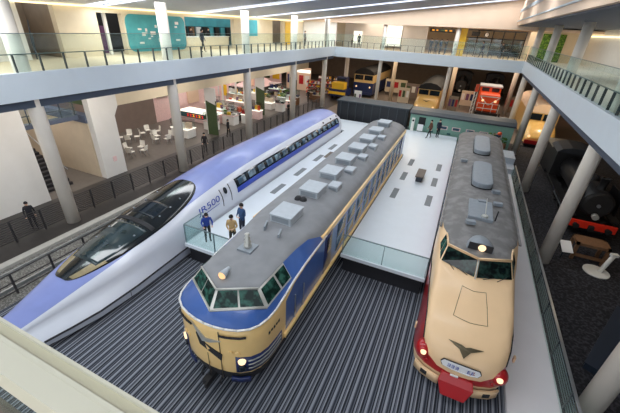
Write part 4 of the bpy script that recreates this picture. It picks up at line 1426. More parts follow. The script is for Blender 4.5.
# ------------------------------------------------------------------ cafe on the left
def cafe_table(loc, rz, label, group):
    t = thing('cafe_table', label, 'table', loc, rz, group)
    b = MB(); b.cyl((0, 0, .7), (0, 0, .74), .42, n=24); b.build('table_top', M['plastic'], t)
    MB().cyl((0, 0, .03), (0, 0, .7), .04, n=10).build('column', M['steel'], t)
    MB().cyl((0, 0, 0), (0, 0, .03), .28, n=20).build('foot', M['steel'], t)
    return t
def cafe_chair(loc, rz, label, group):
    t = thing('cafe_chair', label, 'chair', (0, 0, 0), 0, group)
    MB().box(-.22, .22, -.22, .22, .42, .47).build('seat', M['plastic'], t, .02)
    b = MB(); b.grid([[(-.22 + .44 * i / 6, .2 + .05 * (1 - ((i - 3) / 3) ** 2) + .06 * q, .47 + .4 * q) for i in range(7)] for q in (0, .5, 1)])
    k = len(b.v); b.grid([[(-.22 + .44 * i / 6, .225 + .05 * (1 - ((i - 3) / 3) ** 2) + .06 * q, .47 + .4 * q) for i in range(7)] for q in (0, .5, 1)])
    b.build('backrest', M['plastic'], t)
    for x in (-.18, .18):
        for y in (-.18, .18):
            MB().cyl((x * 1.15, y * 1.15, 0), (x, y, .42), .015, n=6).build('leg', M['steel'], t)
    t.location = loc; t.rotation_euler = (0, 0, rz)
    return t
tabs = [((-26.3, 19.7), 'white round cafe table nearest the taupe wall'), ((-26.0, 21.8), 'white round cafe table in the middle of the cafe'), ((-23.9, 21.2), 'white round cafe table closest to the column'), ((-23.2, 17.8), 'white round cafe table nearest the white wall panel')]
tb0 = ch0 = None
for i, ((x, y), lab) in enumerate(tabs):
    if tb0 is None: tb0 = cafe_table((x, y, 0), 0, lab, 'cafe tables')
    else: dup(tb0, (x, y, 0), 0, lab)
    what = ('nearest the taupe wall', 'in the middle of the cafe', 'closest to the column', 'nearest the white wall panel')[i]
    for k in range(4):
        a = PI / 4 + .35 * i + k * PI / 2
        side_ = ('far left', 'near left', 'near right', 'far right')
        q = (x + .68 * math.cos(a), y + .68 * math.sin(a), 0)
        deg = (k + (0)) % 4
        lab2 = 'white chair %s of the table %s' % (('far right', 'far left', 'near left', 'near right')[k], what)
        if ch0 is None: ch0 = cafe_chair(q, a - PI / 2, lab2, 'cafe chairs')
        else: dup(ch0, q, a - PI / 2, lab2)
tag(MB().box(-29.13, -29.05, 17.6, 18.1, 1.3, 1.9).build('notice', M['litpanel']), 'small bright notice on the taupe cafe wall', 'notice')
tag(MB().box(-21.0, -20.97, 14.2, 14.45, 1.0, 1.35).build('wall_label', M['pink']), 'small pink label on the white wall panel by the cafe', 'label')
t = thing('wall_screen', 'blue lit screen on the exhibition wall beyond the cafe', 'screen', (-29.0, 26.6, 2.6))
MB().box(-29.1, -29.0, 25.9, 27.6, 2.5, 3.6).build('casing', M['black'], t)
MB().box(-29.0, -28.97, 26.0, 27.5, 2.6, 3.5).build('display', M['screen'], t)
for k, (y, mm) in enumerate(((28.2, 'pink'), (30.4, 'peach'))):
    tag(MB().box(-29.2, -29.05, y, y + 1.8, 1.2, 3.6).build('wall_poster', M[mm]), ('pink poster on the exhibition wall beside the blue screen', 'peach poster on the exhibition wall second from the blue screen')[k], 'poster')
sbox('wall_exhibition', -29.5, -29.2, 25.5, 36, 0, 4.6, 'pink')

# staircase and its upper rail behind the first column
t = thing('staircase', 'dark stairs climbing behind the first left column', 'staircase', (-24, 10.6, 0))
for k in range(12):
    MB().box(-22.4 - k * .3, -22.1 - k * .3, 9.7, 11.8, 0, .17 * (k + 1)).build('step', M['t_dark' if k % 2 else 'fence'], t)
for y in (9.7, 11.8):
    MB().cyl((-22.2, y, 1.0), (-25.7, y, 3.0), .03, n=8).build('handrail', M['steel'], t)
t = thing('landing_railing', 'dark railing on the upper landing between first column and white panel', 'railing', (-22.2, 11.6, 4.25))
MB().box(-22.3, -21.9, 9.4, 13.2, 4.0, 4.25).build('landing_edge', M['soffit'], t)
for y in (9.6, 10.5, 11.4, 12.3, 13.1):
    MB().box(-22.03, -21.97, y - .02, y + .02, 4.25, 5.2).build('post', M['post'], t)
for z in (4.7, 5.2):
    MB().cyl((-22, 9.4, z), (-22, 13.2, z), .03, n=8).build('rail', M['post'], t)
MB().cyl((-22, 10.6, 4.4), (-22, 12.0, 5.6), .03, n=8).build('sloping_rail', M['post'], t)
MB().box(-21.95, -21.93, 9.4, 13.2, 4.25, 5.15).build('glass_pane', M['glassrail'], t)

# ------------------------------------------------------------------ exhibition hall on the left
def panel_wall(x, y, h, label):
    t = thing('exhibition_screen', label, 'screen', (x, y, 0))
    MB().box(x - .55, x + .55, y, y + .14, 0, h * .74).build('green_face', M['greenpanel'], t)
    b = MB(); b.prism([(x - .55, h * .74), (x + .55, h * .66), (x + .55, h), (x - .55, h)], y - .03, y + .17)
    b.v = [(p, z, q) for p, q, z in b.v]
    b.build('white_header', M['white'], t)
    MB().box(x - .62, x - .55, y - .02, y + .16, 0, h).build('white_edge', M['white'], t)
panel_wall(-21.6, 25.4, 4.4, 'tall dark green display screen beside the second left column')
panel_wall(-22.2, 35.0, 4.4, 'tall dark green display screen beside the fourth left column')
panel_wall(-23.4, 46.0, 4.2, 'tall green display screen farthest along the exhibition hall')

t = thing('ticket_counter', 'long counter with red lettered sign band across its front', 'counter', (-26, 28.5, 0))
MB().box(-28.2, -23.6, 28.0, 29.6, 0, 1.0).build('body', M['pink'], t)
MB().box(-28.3, -23.5, 27.9, 29.7, 1.0, 1.08).build('counter_top', M['litpanel'], t)
s_ = MB().box(-28.2, -23.6, 27.9, 27.98, .45, .95).build('sign_band', M['tealdark'], t)
for k in range(6):
    x = -27.1 + k * .4
    b = MB()
    b.box(x, x + .26, 27.87, 27.9, .56, .62); b.box(x, x + .26, 27.87, 27.9, .78, .84); b.box(x + .1, x + .16, 27.87, 27.9, .56, .84)
    b.build('sign_character', M['screenred' if k not in (2, 4) else 'signtext'], s_)
def stand(x, y, w, d, h, m, top, label, goods):
    t = thing('exhibit_stand', label, 'stand', (x, y, 0), group='exhibition stands in the left hall')
    MB().box(x - w / 2, x + w / 2, y - d / 2, y + d / 2, 0, h).build('base', M[m], t, .02)
    MB().box(x - w / 2 - .05, x + w / 2 + .05, y - d / 2 - .05, y + d / 2 + .05, h, h + .06).build('top', M[top], t)
    for k in range(goods):
        px = x - w / 2 + w * (k + .5) / goods; py = y + random.uniform(-d * .25, d * .25)
        sz = random.uniform(.12, .26)
        b = MB(); b.box(px - sz, px + sz, py - sz * .7, py + sz * .7, h + .06, h + .06 + random.uniform(.15, .6))
        b.build('model', M[random.choice(['t_red', 't_navy', 'white', 'yellow', 'purple', 'black', 'orange', 'leaf', 'peach'])], t, .02)
    b = MB(); b.box(x - w / 2, x + w / 2, y - d / 2, y + d / 2, h + .06, h + .85)
    b.build('glass_cover', M['glasswin'], t)
stand(-23.6, 23.6, 2.0, 1.1, .8, 'white', 'litpanel', 'white exhibit stand just behind the third cafe table', 4)
stand(-22.9, 26.8, 1.4, .8, .85, 'white', 'pink', 'white exhibit stand behind the first green screen', 3)
stand(-25.5, 32.0, 2.6, 1.2, .8, 'pink', 'litpanel', 'pink exhibit stand behind the lettered counter', 5)
stand(-23.2, 31.5, 1.4, 1.0, .9, 'black', 'pink', 'dark exhibit stand between the green screens', 3)
stand(-26.5, 36.5, 2.6, 1.4, .9, 'pink', 'litpanel', 'bright pink exhibit stand left of the second green screen', 5)
stand(-23.3, 38.5, 1.8, 1.2, .8, 'white', 'litpanel', 'white exhibit stand behind the second green screen', 4)
stand(-29.5, 40.5, 2.8, 1.4, .9, 'peach', 'litpanel', 'peach exhibit stand deep in the hall before the pale diorama', 5)
stand(-25.0, 42.5, 2.2, 1.2, .9, 'pink', 'pink', 'pink exhibit stand before the third green screen', 4)
stand(-21.6, 43.0, 1.2, .8, 1.0, 'wood', 'white', 'brown exhibit stand beside the fence near the fifth column', 3)
stand(-26.9, 47.5, 2.4, 1.2, .9, 'purple', 'litpanel', 'plum exhibit stand left of the third green screen', 4)
stand(-20.8, 48.0, 1.4, .9, 1.0, 'wood', 'peach', 'brown exhibit stand left of the yellow machine', 3)
t = thing('diorama', 'large pale model landscape filling the back of the exhibition hall', 'diorama', (-33, 46, 0))
MB().box(-38, -28.5, 43.5, 52, 0, 1.1).build('table', M['black2'], t)
rows = []
for i in range(13):
    rows.append([(-38 + 9.5 * i / 12, 43.5 + 8.5 * j / 12, 1.1 + .05 + .9 * max(0, math.sin(i * .9) * math.cos(j * .7)) * (1 if 0 < i < 12 and 0 < j < 12 else 0)) for j in range(13)])
b = MB(); b.grid(rows); b.build('landscape', M['pink'], t)
for k in range(14):
    x, y = random.uniform(-37.5, -29), random.uniform(44, 51.5)
    h = random.uniform(.5, 1.5)
    MB().box(x - .3, x + .3, y - .25, y + .25, 1.1, 1.3 + h).build('model_building', M[random.choice(['white', 'peach', 'greenpanel', 'white', 'pink'])], t)
for k, (x, y, w, mm, lab) in enumerate(((-31.5, 37.8, 5.0, 'pink', 'wide pale display wall behind the lettered counter'), (-35, 56, 8, 'pink', 'pink display wall behind the model landscape'), (-26.5, 54, 4.5, 'peach', 'peach display wall at the far left end of the hall'))):
    t = thing('display_wall', lab, 'display wall', (x, y, 0))
    MB().box(x - w / 2, x + w / 2, y, y + .2, 0, 3.6).build('wall_panel', M[mm], t)
    for q in range(4):
        px = x - w / 2 + w * (q + .5) / 4
        MB().box(px - w * .09, px + w * .09, y - .04, y, 1.0, 2.4).build('picture', M[random.choice(['t_navy', 't_red', 'purple', 'white', 'greenpanel', 'yellow'])], t)
    MB().box(x - w / 2, x + w / 2, y - .06, y, 2.8, 3.3).build('header', M['litpanel'], t)
def shelf(x, y, rz, label, pal):
    t = thing('shop_shelf', label, 'shelf', (x, y, 0), rz, 'shop shelves at the far left')
    off = Vector((x, y, 0))
    def bx_(name, x0, x1, y0, y1, z0, z1, m, par):
        b = MB().box(x + x0, x + x1, y + y0, y + y1, z0, z1)
        return b.build(name, M[m], par)
    bx_('back_panel', -1.2, 1.2, .28, .34, 0, 2.1, 'wood', t)
    for k in range(4):
        bx_('board', -1.2, 1.2, -.28, .28, .1 + k * .52, .14 + k * .52, 'peach', t)
    b = MB()
    mats = ['t_red', 'yellow', 't_navy', 'white', 'orange', 'purple']
    for k in range(4):
        xx = -1.12
        while xx < 1.0:
            w = random.uniform(.1, .22); h = random.uniform(.15, .34)
            n0 = len(b.f)
            b.box(x + xx, x + xx + w, y - .22, y + .18, .14 + k * .52, .14 + k * .52 + h, random.randrange(6))
            xx += w + .03
    g = b.build('goods', [M[q] for q in mats], t); g['kind'] = 'stuff'
shelf(-20.0, 53.5, .2, 'brown shop shelf with coloured boxes beside the fifth left column', 0)
shelf(-22.8, 52.0, -.1, 'brown shop shelf with coloured boxes behind the third green screen', 0)
shelf(-20.5, 58.5, 0, 'brown shop shelf with coloured boxes behind the yellow machine', 0)
shelf(-23.4, 58.5, .1, 'brown shop shelf with coloured boxes farthest back at the left', 0)

# ------------------------------------------------------------------ upper gallery on the left
def flat(name, label, cat, x, y0, y1, z0, z1, m, th=.04, r=0):
    if r:
        b = MB(); pts = []
        for (cy, cz, a0) in ((y1 - r, z1 - r, 0), (y0 + r, z1 - r, PI / 2), (y0 + r, z0 + r, PI), (y1 - r, z0 + r, 3 * PI / 2)):
            for k in range(7):
                a = a0 + PI / 2 * k / 6
                pts.append((cy + r * math.cos(a), cz + r * math.sin(a)))
        n = len(pts)
        b.add([(x, y, z) for y, z in pts] + [(x + th, y, z) for y, z in pts], [tuple(range(n)), tuple(range(n, 2 * n))[::-1]] + [(i, (i + 1) % n, n + (i + 1) % n, n + i) for i in range(n)])
    else:
        b = MB().box(x, x + th, y0, y1, z0, z1)
    return b
t = thing('wall_mural', 'large teal mural with white symbols on the left gallery wall', 'mural', (-22.3, 21, 7.6))
flat('', '', '', -22.3, 18.3, 23.9, 7.65, 10.02, 'teal', .05, .5).build('panel', M['teal'], t)
for k in range(16):
    y = 19.0 + random.uniform(0, 4.2); z = 8.0 + random.uniform(0, 1.5)
    MB().box(-22.25, -22.235, y, y + random.uniform(.1, .5), z, z + random.uniform(.08, .22)).build('white_mark', M['white'], t)
t = thing('display_niche', 'dark niche with figures in the left gallery wall beside the teal mural', 'display', (-23.6, 17.2, 7.5))
MB().box(-24.6, -24.4, 15.9, 20.5, 7.5, 10.2).build('back_panel', M['black2'], t)
for k, (y, mm) in enumerate(((16.6, 'black'), (17.1, 'white'), (17.7, 'purple'))):
    MB().box(-24.2, -23.9, y - .18, y + .18, 7.5, 9.2).build('figure_board', M[mm], t)
MB().box(-22.9, -22.75, 17.1, 17.3, 7.5, 10.0).build('divider', M['white'], t)
t = thing('shop_counter', 'long cream counter with dark displays in the left gallery opening', 'counter', (-23.4, 27.4, 7.5))
MB().box(-23.3, -22.8, 24.6, 30.4, 7.5, 8.5).build('body', M['cream_wall'], t)
MB().box(-23.4, -22.75, 24.5, 30.5, 8.5, 8.56).build('counter_top', M['white'], t)
t = thing('shop_backdrop', 'teal backed display wall behind the cream counter', 'display', (-25, 27.4, 7.5))
MB().box(-25.08, -25.0, 24.0, 34.0, 7.5, 9.5).build('back_panel', M['tealdark'], t)
MB().box(-25.0, -24.94, 24.0, 34.0, 9.3, 10.3).build('header', M['teal'], t)
for k in range(10):
    y = 24.5 + k * .92
    MB().box(-24.94, -24.8, y, y + .6, 8.0, 9.25).build('figure_board', M[('black', 'white', 'black2', 'wood', 'white', 'black', 'teal', 'black', 'teal', 'black2')[k]], t)
tag(flat('', '', '', -22.3, 32.2, 34.9, 8.6, 10.1, 'teal', .05).build('wall_poster', M['teal']), 'teal rectangular poster on the left gallery wall behind a column', 'poster')
t = thing('display_niche', 'plum and yellow lit display in the far opening of the left gallery', 'display', (-24, 39.5, 7.5))
MB().box(-24.9, -24.7, 38.2, 40.8, 7.5, 10.2).build('back_panel', M['purple'], t)
b = MB(); b.ell((-24.6, 39.8, 9.5), (.1, .5, .5), 14, 8); b.build('yellow_disc', M['yellow'], t)
MB().box(-24.4, -23.8, 38.4, 40.6, 7.5, 8.4).build('plinth', M['white'], t)
tag(flat('', '', '', -22.3, 41.3, 42.6, 7.6, 10.1, 'yellow', .05).build('wall_panel', M['yellow']), 'tall yellow panel on the left gallery wall', 'panel')
t = thing('stair_handrail', 'dark sloping handrail inside the brown recess of the left gallery', 'handrail', (-23.5, 12.9, 7.5))
MB().cyl((-22.6, 12.3, 7.6), (-24.2, 13.3, 8.7), .035, n=8).build('rail', M['post'], t)
MB().cyl((-22.6, 12.3, 7.4), (-22.6, 12.3, 8.5), .035, n=8).build('post', M['post'], t)
MB().cyl((-22.6, 12.3, 8.5), (-24.2, 13.3, 9.4), .035, n=8).build('rail', M['post'], t)

# ------------------------------------------------------------------ far upper gallery
f = MB().box(-12.0, -9.5, 50.4, 50.5, 7.9, 10.5).build('window_9', M['t_frame']); struct(f)
struct(MB().box(-11.9, -9.6, 50.36, 50.41, 8.0, 10.4).build('pane', M['litpanel'], f))
sbox('wall_partition', -9.4, -6.3, 50.2, 50.5, 7.5, 10.6, 'white')
sbox('wall_partition_left', -17.6, -12.2, 50.4, 50.6, 7.5, 10.6, 'white')
t = thing('lit_showcase', 'bright lit showcase at the left end of the far gallery', 'showcase', (-15.4, 50.3, 7.5))
MB().box(-16.2, -14.8, 50.0, 50.38, 7.5, 9.6).build('box', M['white'], t)
MB().box(-16.1, -14.9, 49.97, 50.0, 8.0, 9.5).build('lit_face', M['litpanel'], t)
t = thing('hanging_sign', 'long dark sign with amber characters hanging in the far gallery', 'sign', (-4.5, 49.4, 10))
MB().box(-5.95, -3.0, 49.35, 49.5, 9.95, 10.35).build('box', M['black'], t)
for k, w in enumerate((.3, .22, .5, .25, .3)):
    x = -5.7 + k * .52
    MB().box(x, x + w, 49.32, 49.35, 10.08, 10.22).build('sign_character', M['signtext' if k != 2 else 'greenpanel'], t)
for x in (-5.6, -4.5, -3.4):
    MB().cyl((x, 49.42, 10.35), (x, 49.42, 10.7), .02, n=6).build('hanger', M['post'], t)
tag(MB().box(-2.15, -1.45, 46.95, 47.3, 7.5, 10.5).build('pillar_board', M['yellow']), 'yellow upright board beside the far gallery column', 'board')
t = thing('glazed_storefront', 'black framed glazed storefront in the far gallery', 'storefront', (1.6, 51.5, 7.5))
for x in (-1.7, -.3, 1.4, 2.6, 3.8, 5.0):
    MB().box(x - .06, x + .06, 51.4, 51.55, 7.5, 10.4).build('mullion', M['black'], t)
for z in (9.5, 10.35):
    MB().box(-1.75, 5.05, 51.4, 51.55, z, z + .12).build('transom', M['black'], t)
for k, (x0, x1) in enumerate(((-1.6, -.4), (-.2, 1.3), (1.5, 2.5), (2.7, 3.7), (3.9, 4.9))):
    MB().box(x0, x1, 51.46, 51.49, 7.6, 9.5).build('glass_pane', M['glasswin'], t)
MB().box(2.7, 4.9, 51.6, 51.7, 7.7, 9.2).build('wooden_shutter', M['wood'], t)
t = thing('wall_clock', 'round black clock hung on the black framed shop front', 'clock', (.7, 51.3, 9.7))
MB().cyl((.7, 51.38, 9.95), (.7, 51.28, 9.95), .3, n=24).build('case', M['black'], t)
MB().cyl((.7, 51.28, 9.95), (.7, 51.265, 9.95), .22, n=24).build('dial', M['white'], t)
for a, l in ((.4, .18), (2.2, .13)):
    MB().obox((.7 + math.sin(a) * l / 2, 51.255, 9.95 + math.cos(a) * l / 2), (.02, .01, l), 0, ry=a).build('hand', M['black'], t)
tag(MB().box(-1.05, -.1, 51.25, 51.38, 9.75, 10.25).build('sign_board', M['black2']), 'dark sign board beside the round clock', 'sign')
for k, x in enumerate((2.0, 3.6)):
    t = thing('gallery_bench', ('dark bench in the far gallery below the clock', 'dark bench in the far gallery near the right corner')[k], 'bench', (x, 47.8, 7.5))
    MB().box(x - .7, x + .7, 47.5, 48.0, 7.9, 8.0).build('seat', M['black2'], t)
    MB().box(x - .7, x + .7, 47.95, 48.02, 8.0, 8.4).build('backrest', M['black2'], t)
    for dx in (-.6, .6):
        MB().box(x + dx - .03, x + dx + .03, 47.55, 47.95, 7.5, 7.9).build('leg', M['post'], t)
# right upper gallery: leafy picture and stair head
t = thing('leafy_picture', 'green leafy picture on the wall of the right upper gallery', 'picture', (8.0, 52, 7.5))
MB().box(6.6, 8.9, 50.4, 50.5, 7.5, 10.4).build('panel', M['leaf'], t)
sbox('wall_right_far', 5.3, 11.2, 50.5, 50.7, 7.5, 10.93, 'cream_wall')

# more cases, boards and crates filling the exhibition hall and the far hall
order = ('first', 'second', 'third', 'fourth', 'fifth')
for r, yy in enumerate((33.6, 40.0, 45.0)):
    for c in range(4):
        x = -24.2 - c * 3.1 if r else -28.2 - c * 3.0
        col = ('white', 'pink', 'peach', 'wood')[(r + c) % 4]
        if (r == 2 and c > 0) or (r == 1 and c in (1, 2)): continue
        stand(x - (.8 if r == 1 else 0), yy + .5 * (c % 2) + (.6 if r == 1 else 0), 1.7, .9, .85, col, ('litpanel', 'pink')[(r + c) % 2], '%s case with models, %s from the fence in the %s row past the lettered counter' % ({'white': 'white', 'pink': 'pink', 'peach': 'peach', 'wood': 'brown'}[col], order[c], order[r]), 4)
for k, (x, y, w, mm, lab) in enumerate(((-11.0, 60, 3.6, 'beige_wall', 'beige display board behind the blue railcar'), (-8.2, 52, 1.6, 'beige_wall', 'beige display board between the railcar and the gold train'), (-7.6, 57, 2.4, 'grey_wall', 'taupe display board behind the narrow beige board'), (.4, 56, 1.8, 'beige_wall', 'beige display board left of the orange locomotive'), (-1.2, 49.5, 1.2, 'brown_wall', 'low brown display board right of the gold bonnet train'), (6.2, 55, 1.6, 'brown_wall', 'brown display board right of the orange locomotive'), (9.8, 60, 3.0, 'beige_wall', 'beige display board far behind the right columns'), (-13.0, 44.6, 1.0, 'white', 'small white display board behind the dark wagon'))):
    t = thing('display_board', lab, 'board', (x, y, 0))
    MB().box(x - w / 2, x + w / 2, y, y + .12, .5, 2.6).build('panel', M[mm], t)
    for q in range(3):
        px = x - w / 2 + w * (q + .5) / 3
        MB().box(px - w * .11, px + w * .11, y - .03, y, 1.3, 2.2).build('picture', M[('t_navy', 't_red', 'greenpanel', 'white', 'purple')[(k + q) % 5]], t)
    for sg in (-1, 1):
        MB().box(x + sg * w * .42 - .04, x + sg * w * .42 + .04, y + .02, y + .1, 0, .5).build('leg', M['post'], t)
for k, (x, y, s_, lab) in enumerate(((-9.6, 47.5, 1.0, 'dark wheelset on a stand left of the gold bonnet train'), (-.8, 46.8, .9, 'dark wheelset on a stand beside the thin far column'), (5.4, 49.6, .9, 'dark wheelset on a stand right of the orange locomotive'))):
    t = thing('display_wheelset', lab, 'wheelset', (x, y, 0))
    MB().box(x - 1.0, x + 1.0, y - .4, y + .4, 0, .25).build('stand', M['beige_wall'], t)
    for sg in (-1, 1):
        MB().cyl((x + sg * .72, y, .25 + .48 * s_), (x + sg * .86, y, .25 + .48 * s_), .48 * s_, n=22).build('wheel', M['black2'], t)
    MB().cyl((x - .95, y, .25 + .48 * s_), (x + .95, y, .25 + .48 * s_), .09, n=10).build('axle', M['steel'], t)

for x, y, w, d, m, top, lab, n in ((-22.6, 29.6, 1.5, 1.0, 'white', 'pink', 'white case of models right of the lettered counter', 3),
        (-21.4, 30.9, .9, .8, 'white', 'litpanel', 'narrow white case of models nearest the fence past the first green screen', 2),
        (-21.6, 33.2, 1.2, .8, 'pink', 'litpanel', 'pink case of models nearest the fence before the second green screen', 3),
        (-21.2, 38.2, 1.1, .8, 'white', 'pink', 'white case of models nearest the fence past the second green screen', 3),
        (-21.0, 40.6, 1.1, .8, 'pink', 'litpanel', 'pink case of models by the fence midway to the third green screen', 3),
        (-22.9, 42.1, 1.4, .8, 'white', 'litpanel', 'white case of models midway between the last two green screens', 4),
        (-27.6, 42.4, 1.8, 1.0, 'white', 'litpanel', 'white case of models beside the model landscape', 4),
        (-19.6, 46.5, 1.2, .8, 'wood', 'peach', 'brown case of models just left of the fifth column', 3)):
    stand(x, y, w, d, .95, m, top, lab, n)
for k, (x, y, lab) in enumerate(((-25.6, 34.4, 'tall pale arch over the cases past the lettered counter'), (-26.6, 38.5, 'tall pale arch over the cases before the model landscape'))):
    t = thing('display_arch', lab, 'arch', (x, y, 0))
    for sg in (-1, 1):
        MB().box(x + sg * 1.6 - .09, x + sg * 1.6 + .09, y - .09, y + .09, 0, 3.7).build('leg', M['white'], t)
    MB().box(x - 1.75, x + 1.75, y - .16, y + .16, 3.7, 4.3).build('header', M['pink'], t)
    for q in range(3):
        MB().box(x - 1.3 + q * .9, x - .6 + q * .9, y - .19, y - .16, 3.85, 4.15).build('header_picture', M[('t_red', 'white', 't_navy')[q]], t)
# ------------------------------------------------------------------ people
def person(label, loc, rz, top, legs, hair=(28, 24, 24), lean=0.0, stride=.0, arms='down', pack=None, h=1.7, group=None, skirt=False, cat='person'):
    """one continuous skinned body facing -y, fingers joined to the hands; hair (and a bag) as children"""
    t = thing('person', label, cat, (0, 0, 0), 0, group)
    s = h / 1.7
    Lz = lambda y, z: (y - math.sin(lean) * max(0, z - .92), .92 + (z - .92) * math.cos(lean) if z > .92 else z)
    def P(x, y, z):
        yy, zz = Lz(y, z)
        return (x * s, yy * s, zz * s)
    V = []; E = []; Rr = []
    def add(p, r, par=None):
        V.append(p); Rr.append((r[0] * s, r[1] * s) if isinstance(r, tuple) else (r * s, r * s))
        if par is not None: E.append((par, len(V) - 1))
        return len(V) - 1
    pel = add(P(0, 0, .94), (.155, .11))
    wa = add(P(0, -.01, 1.12), (.135, .1), pel)
    ch = add(P(0, 0, 1.32), (.165, .11), wa)
    nb = add(P(0, .015, 1.45), (.08, .07), ch)
    nk = add(P(0, .01, 1.51), .052, nb)
    hd = add(P(0, -.015, 1.6), (.082, .098), nk)
    add(P(0, -.01, 1.68), (.062, .075), hd)
    hands = []
    for sg in (1, -1):
        sh = add(P(sg * .17, .01, 1.41), .06, ch)
        if arms == 'down':
            el, wr, ha = P(sg * .235, .03 + sg * stride * .15, 1.14), P(sg * .23, -.05 + sg * stride * .3, .9), P(sg * .225, -.08 + sg * stride * .33, .82)
        elif arms == 'camera':
            el, wr, ha = P(sg * .24, -.12, 1.2), P(sg * .09, -.3, 1.42), P(sg * .05, -.33, 1.5)
        elif arms == 'rail':
            el, wr, ha = P(sg * .25, -.1, 1.17), P(sg * .2, -.34, 1.08), P(sg * .19, -.42, 1.06)
        else:
            el, wr, ha = P(sg * .23, -.02, 1.15), P(sg * .1, -.24, 1.12), P(sg * .04, -.28, 1.12)
        e = add(el, .044, sh); w = add(wr, .028, e); hnd = add(ha, (.034, .022), w)
        hands.append((sg, Vector(wr), Vector(ha)))
        st_ = sg * stride
        hp = add(P(sg * .088, 0, .87), .095, pel)
        kn = add(P(sg * .1, -.03 - st_ * .5, .48), .062, hp)
        an = add(P(sg * .1, .02 - st_ * .9, .09), .042, kn)
        add(P(sg * .115, -.13 - st_ * .9, .04), .036, an)
    me = bpy.data.meshes.new('body_skeleton')
    me.from_pydata(V, E, [])
    ob = bpy.data.objects.new('body_skeleton', me); COL.objects.link(ob)
    sk = ob.modifiers.new('skin', 'SKIN'); sk.use_smooth_shade = True
    for i, r in enumerate(Rr):
        d = me.skin_vertices[0].data[i]; d.radius = r; d.use_root = (i == 0)
    su = ob.modifiers.new('sub', 'SUBSURF'); su.levels = 1; su.render_levels = 1
    dg = bpy.context.evaluated_depsgraph_get()
    m2 = bpy.data.meshes.new_from_object(ob.evaluated_get(dg))
    bpy.data.objects.remove(ob); bpy.data.meshes.remove(me)
    b = MB()
    vs = [tuple(v.co) for v in m2.vertices]; fs = [tuple(p.vertices) for p in m2.polygons]
    ms = []
    hpts = [x[2] for x in hands]
    zneck = P(0, 0, 1.485)[2]
    for p in m2.polygons:
        c = Vector(p.center)
        if c.z > zneck and abs(c.x) < .14 * s: k = 2
        elif min((c - q).length for q in hpts) < .075 * s: k = 2
        elif c.z < .1 * s: k = 3
        elif c.z < (.62 if skirt else .93) * s and abs(c.x) < .2 * s: k = 1
        else: k = 0
        ms.append(k)
    b.add(vs, fs, ms, True)
    bpy.data.meshes.remove(m2)
    for sg, wr, ha in hands:        # five fingers: four unequal and curled, thumb from the side of the palm
        d = (ha - wr).normalized(); side_ = Vector((1, 0, 0)); pal = d.cross(side_).normalized()
        for k, ln in enumerate((.062, .074, .07, .054)):
            o0 = ha + side_ * (.024 - .016 * k) * sg * -1 * s
            m_ = o0 + (d * .6 + pal * .15) * ln * s; e_ = m_ + (d * .4 + pal * .5) * ln * .8 * s
            b.cyl(o0, m_, .009 * s, .008 * s, 6, 2); b.cyl(m_, e_, .008 * s, .006 * s, 6, 2)
        o0 = wr.lerp(ha, .5) - side_ * sg * .02 * s
        m_ = o0 - side_ * sg * .03 * s + d * .03 * s; e_ = m_ + d * .03 * s
        b.cyl(o0, m_, .011 * s, .009 * s, 6, 2); b.cyl(m_, e_, .009 * s, .007 * s, 6, 2)
    hc = Vector(P(0, -.012, 1.625))
    b.ell(hc + Vector((0, -.098 * s, -.02 * s)), (.012 * s, .02 * s, .02 * s), 6, 4, 2)
    for sg in (1, -1):
        b.ell(hc + Vector((sg * .082 * s, .005, -.015 * s)), (.012 * s, .022 * s, .03 * s), 6, 4, 2)
    b.build('body', [cloth(*top), cloth(*legs), M['skin'], M['black2']], t)
    e = MB()
    for sg in (1, -1):
        e.ell(hc + Vector((sg * .032 * s, -.09 * s, .008 * s)), (.011 * s, .008 * s, .008 * s), 6, 4)
    e.box(hc.x - .022 * s, hc.x + .022 * s, hc.y - .093 * s, hc.y - .088 * s, hc.z - .062 * s, hc.z - .054 * s)
    e.build('face_features', M['black2'], t)
    hb = MB()
    hb.ell(hc + Vector((0, .014 * s, .012 * s)), (.097 * s, .108 * s, .112 * s), 14, 8, lo=-.05)
    hb.ell(hc + Vector((0, .05 * s, -.01 * s)), (.086 * s, .07 * s, .1 * s), 12, 8)
    hb.build('hair', cloth(*hair), t)
    if pack:
        q = P(0, .17, 1.24)
        bb = MB(); bb.obox(q, (.28 * s, .16 * s, .4 * s))
        bb.build('backpack', cloth(*pack), t, .03)
    t.location = loc; t.rotation_euler = (0, 0, rz)
    return t
R_ = math.radians
person('person in a bright blue jacket with a backpack at the glass end of the deck', (-9.15, 9.75, 1.0), R_(50), (44, 72, 160), (40, 42, 44), lean=.32, arms='rail', pack=(46, 54, 90), h=1.6)
person('person in a beige coat standing on the deck behind the blue nosed train', (-7.85, 9.9, 1.0), R_(20), (190, 160, 110), (60, 56, 50), lean=.1, arms='front')
person('person in a dark blue jacket standing on the deck behind the beige coat', (-8.05, 10.9, 1.0), R_(-10), (48, 78, 120), (40, 44, 60), arms='front')
person('person in a brown jacket striding near the green coach', (-2.2, 33.2, 1.0), R_(-60), (96, 64, 48), (40, 36, 36), stride=.28)
person('person in dark navy clothes with a bag near the green coach', (-1.5, 33.9, 1.0), R_(40), (36, 44, 62), (28, 30, 40), pack=(90, 110, 120))
person('person in black standing behind the charcoal fence near the first column', (-18.6, 7.5, 0), R_(70), (34, 34, 40), (40, 40, 46), stride=.12, h=1.55)
person('person in dark clothes at the fence behind the lilac roof', (-18.85, 21.0, 0), R_(60), (40, 36, 40), (34, 34, 36))
person('person in black beside the first green display screen', (-19.9, 25.6, 0), R_(100), (30, 30, 32), (30, 30, 32), stride=.15)
person('person in black at the fence beside the fourth left column', (-18.95, 36.2, 0), R_(60), (28, 28, 34), (30, 30, 34), arms='front')
person('person in dark blue walking on the left upper gallery before the counter', (-20.9, 24.3, 7.5), R_(160), (52, 58, 80), (44, 44, 56), stride=.25)
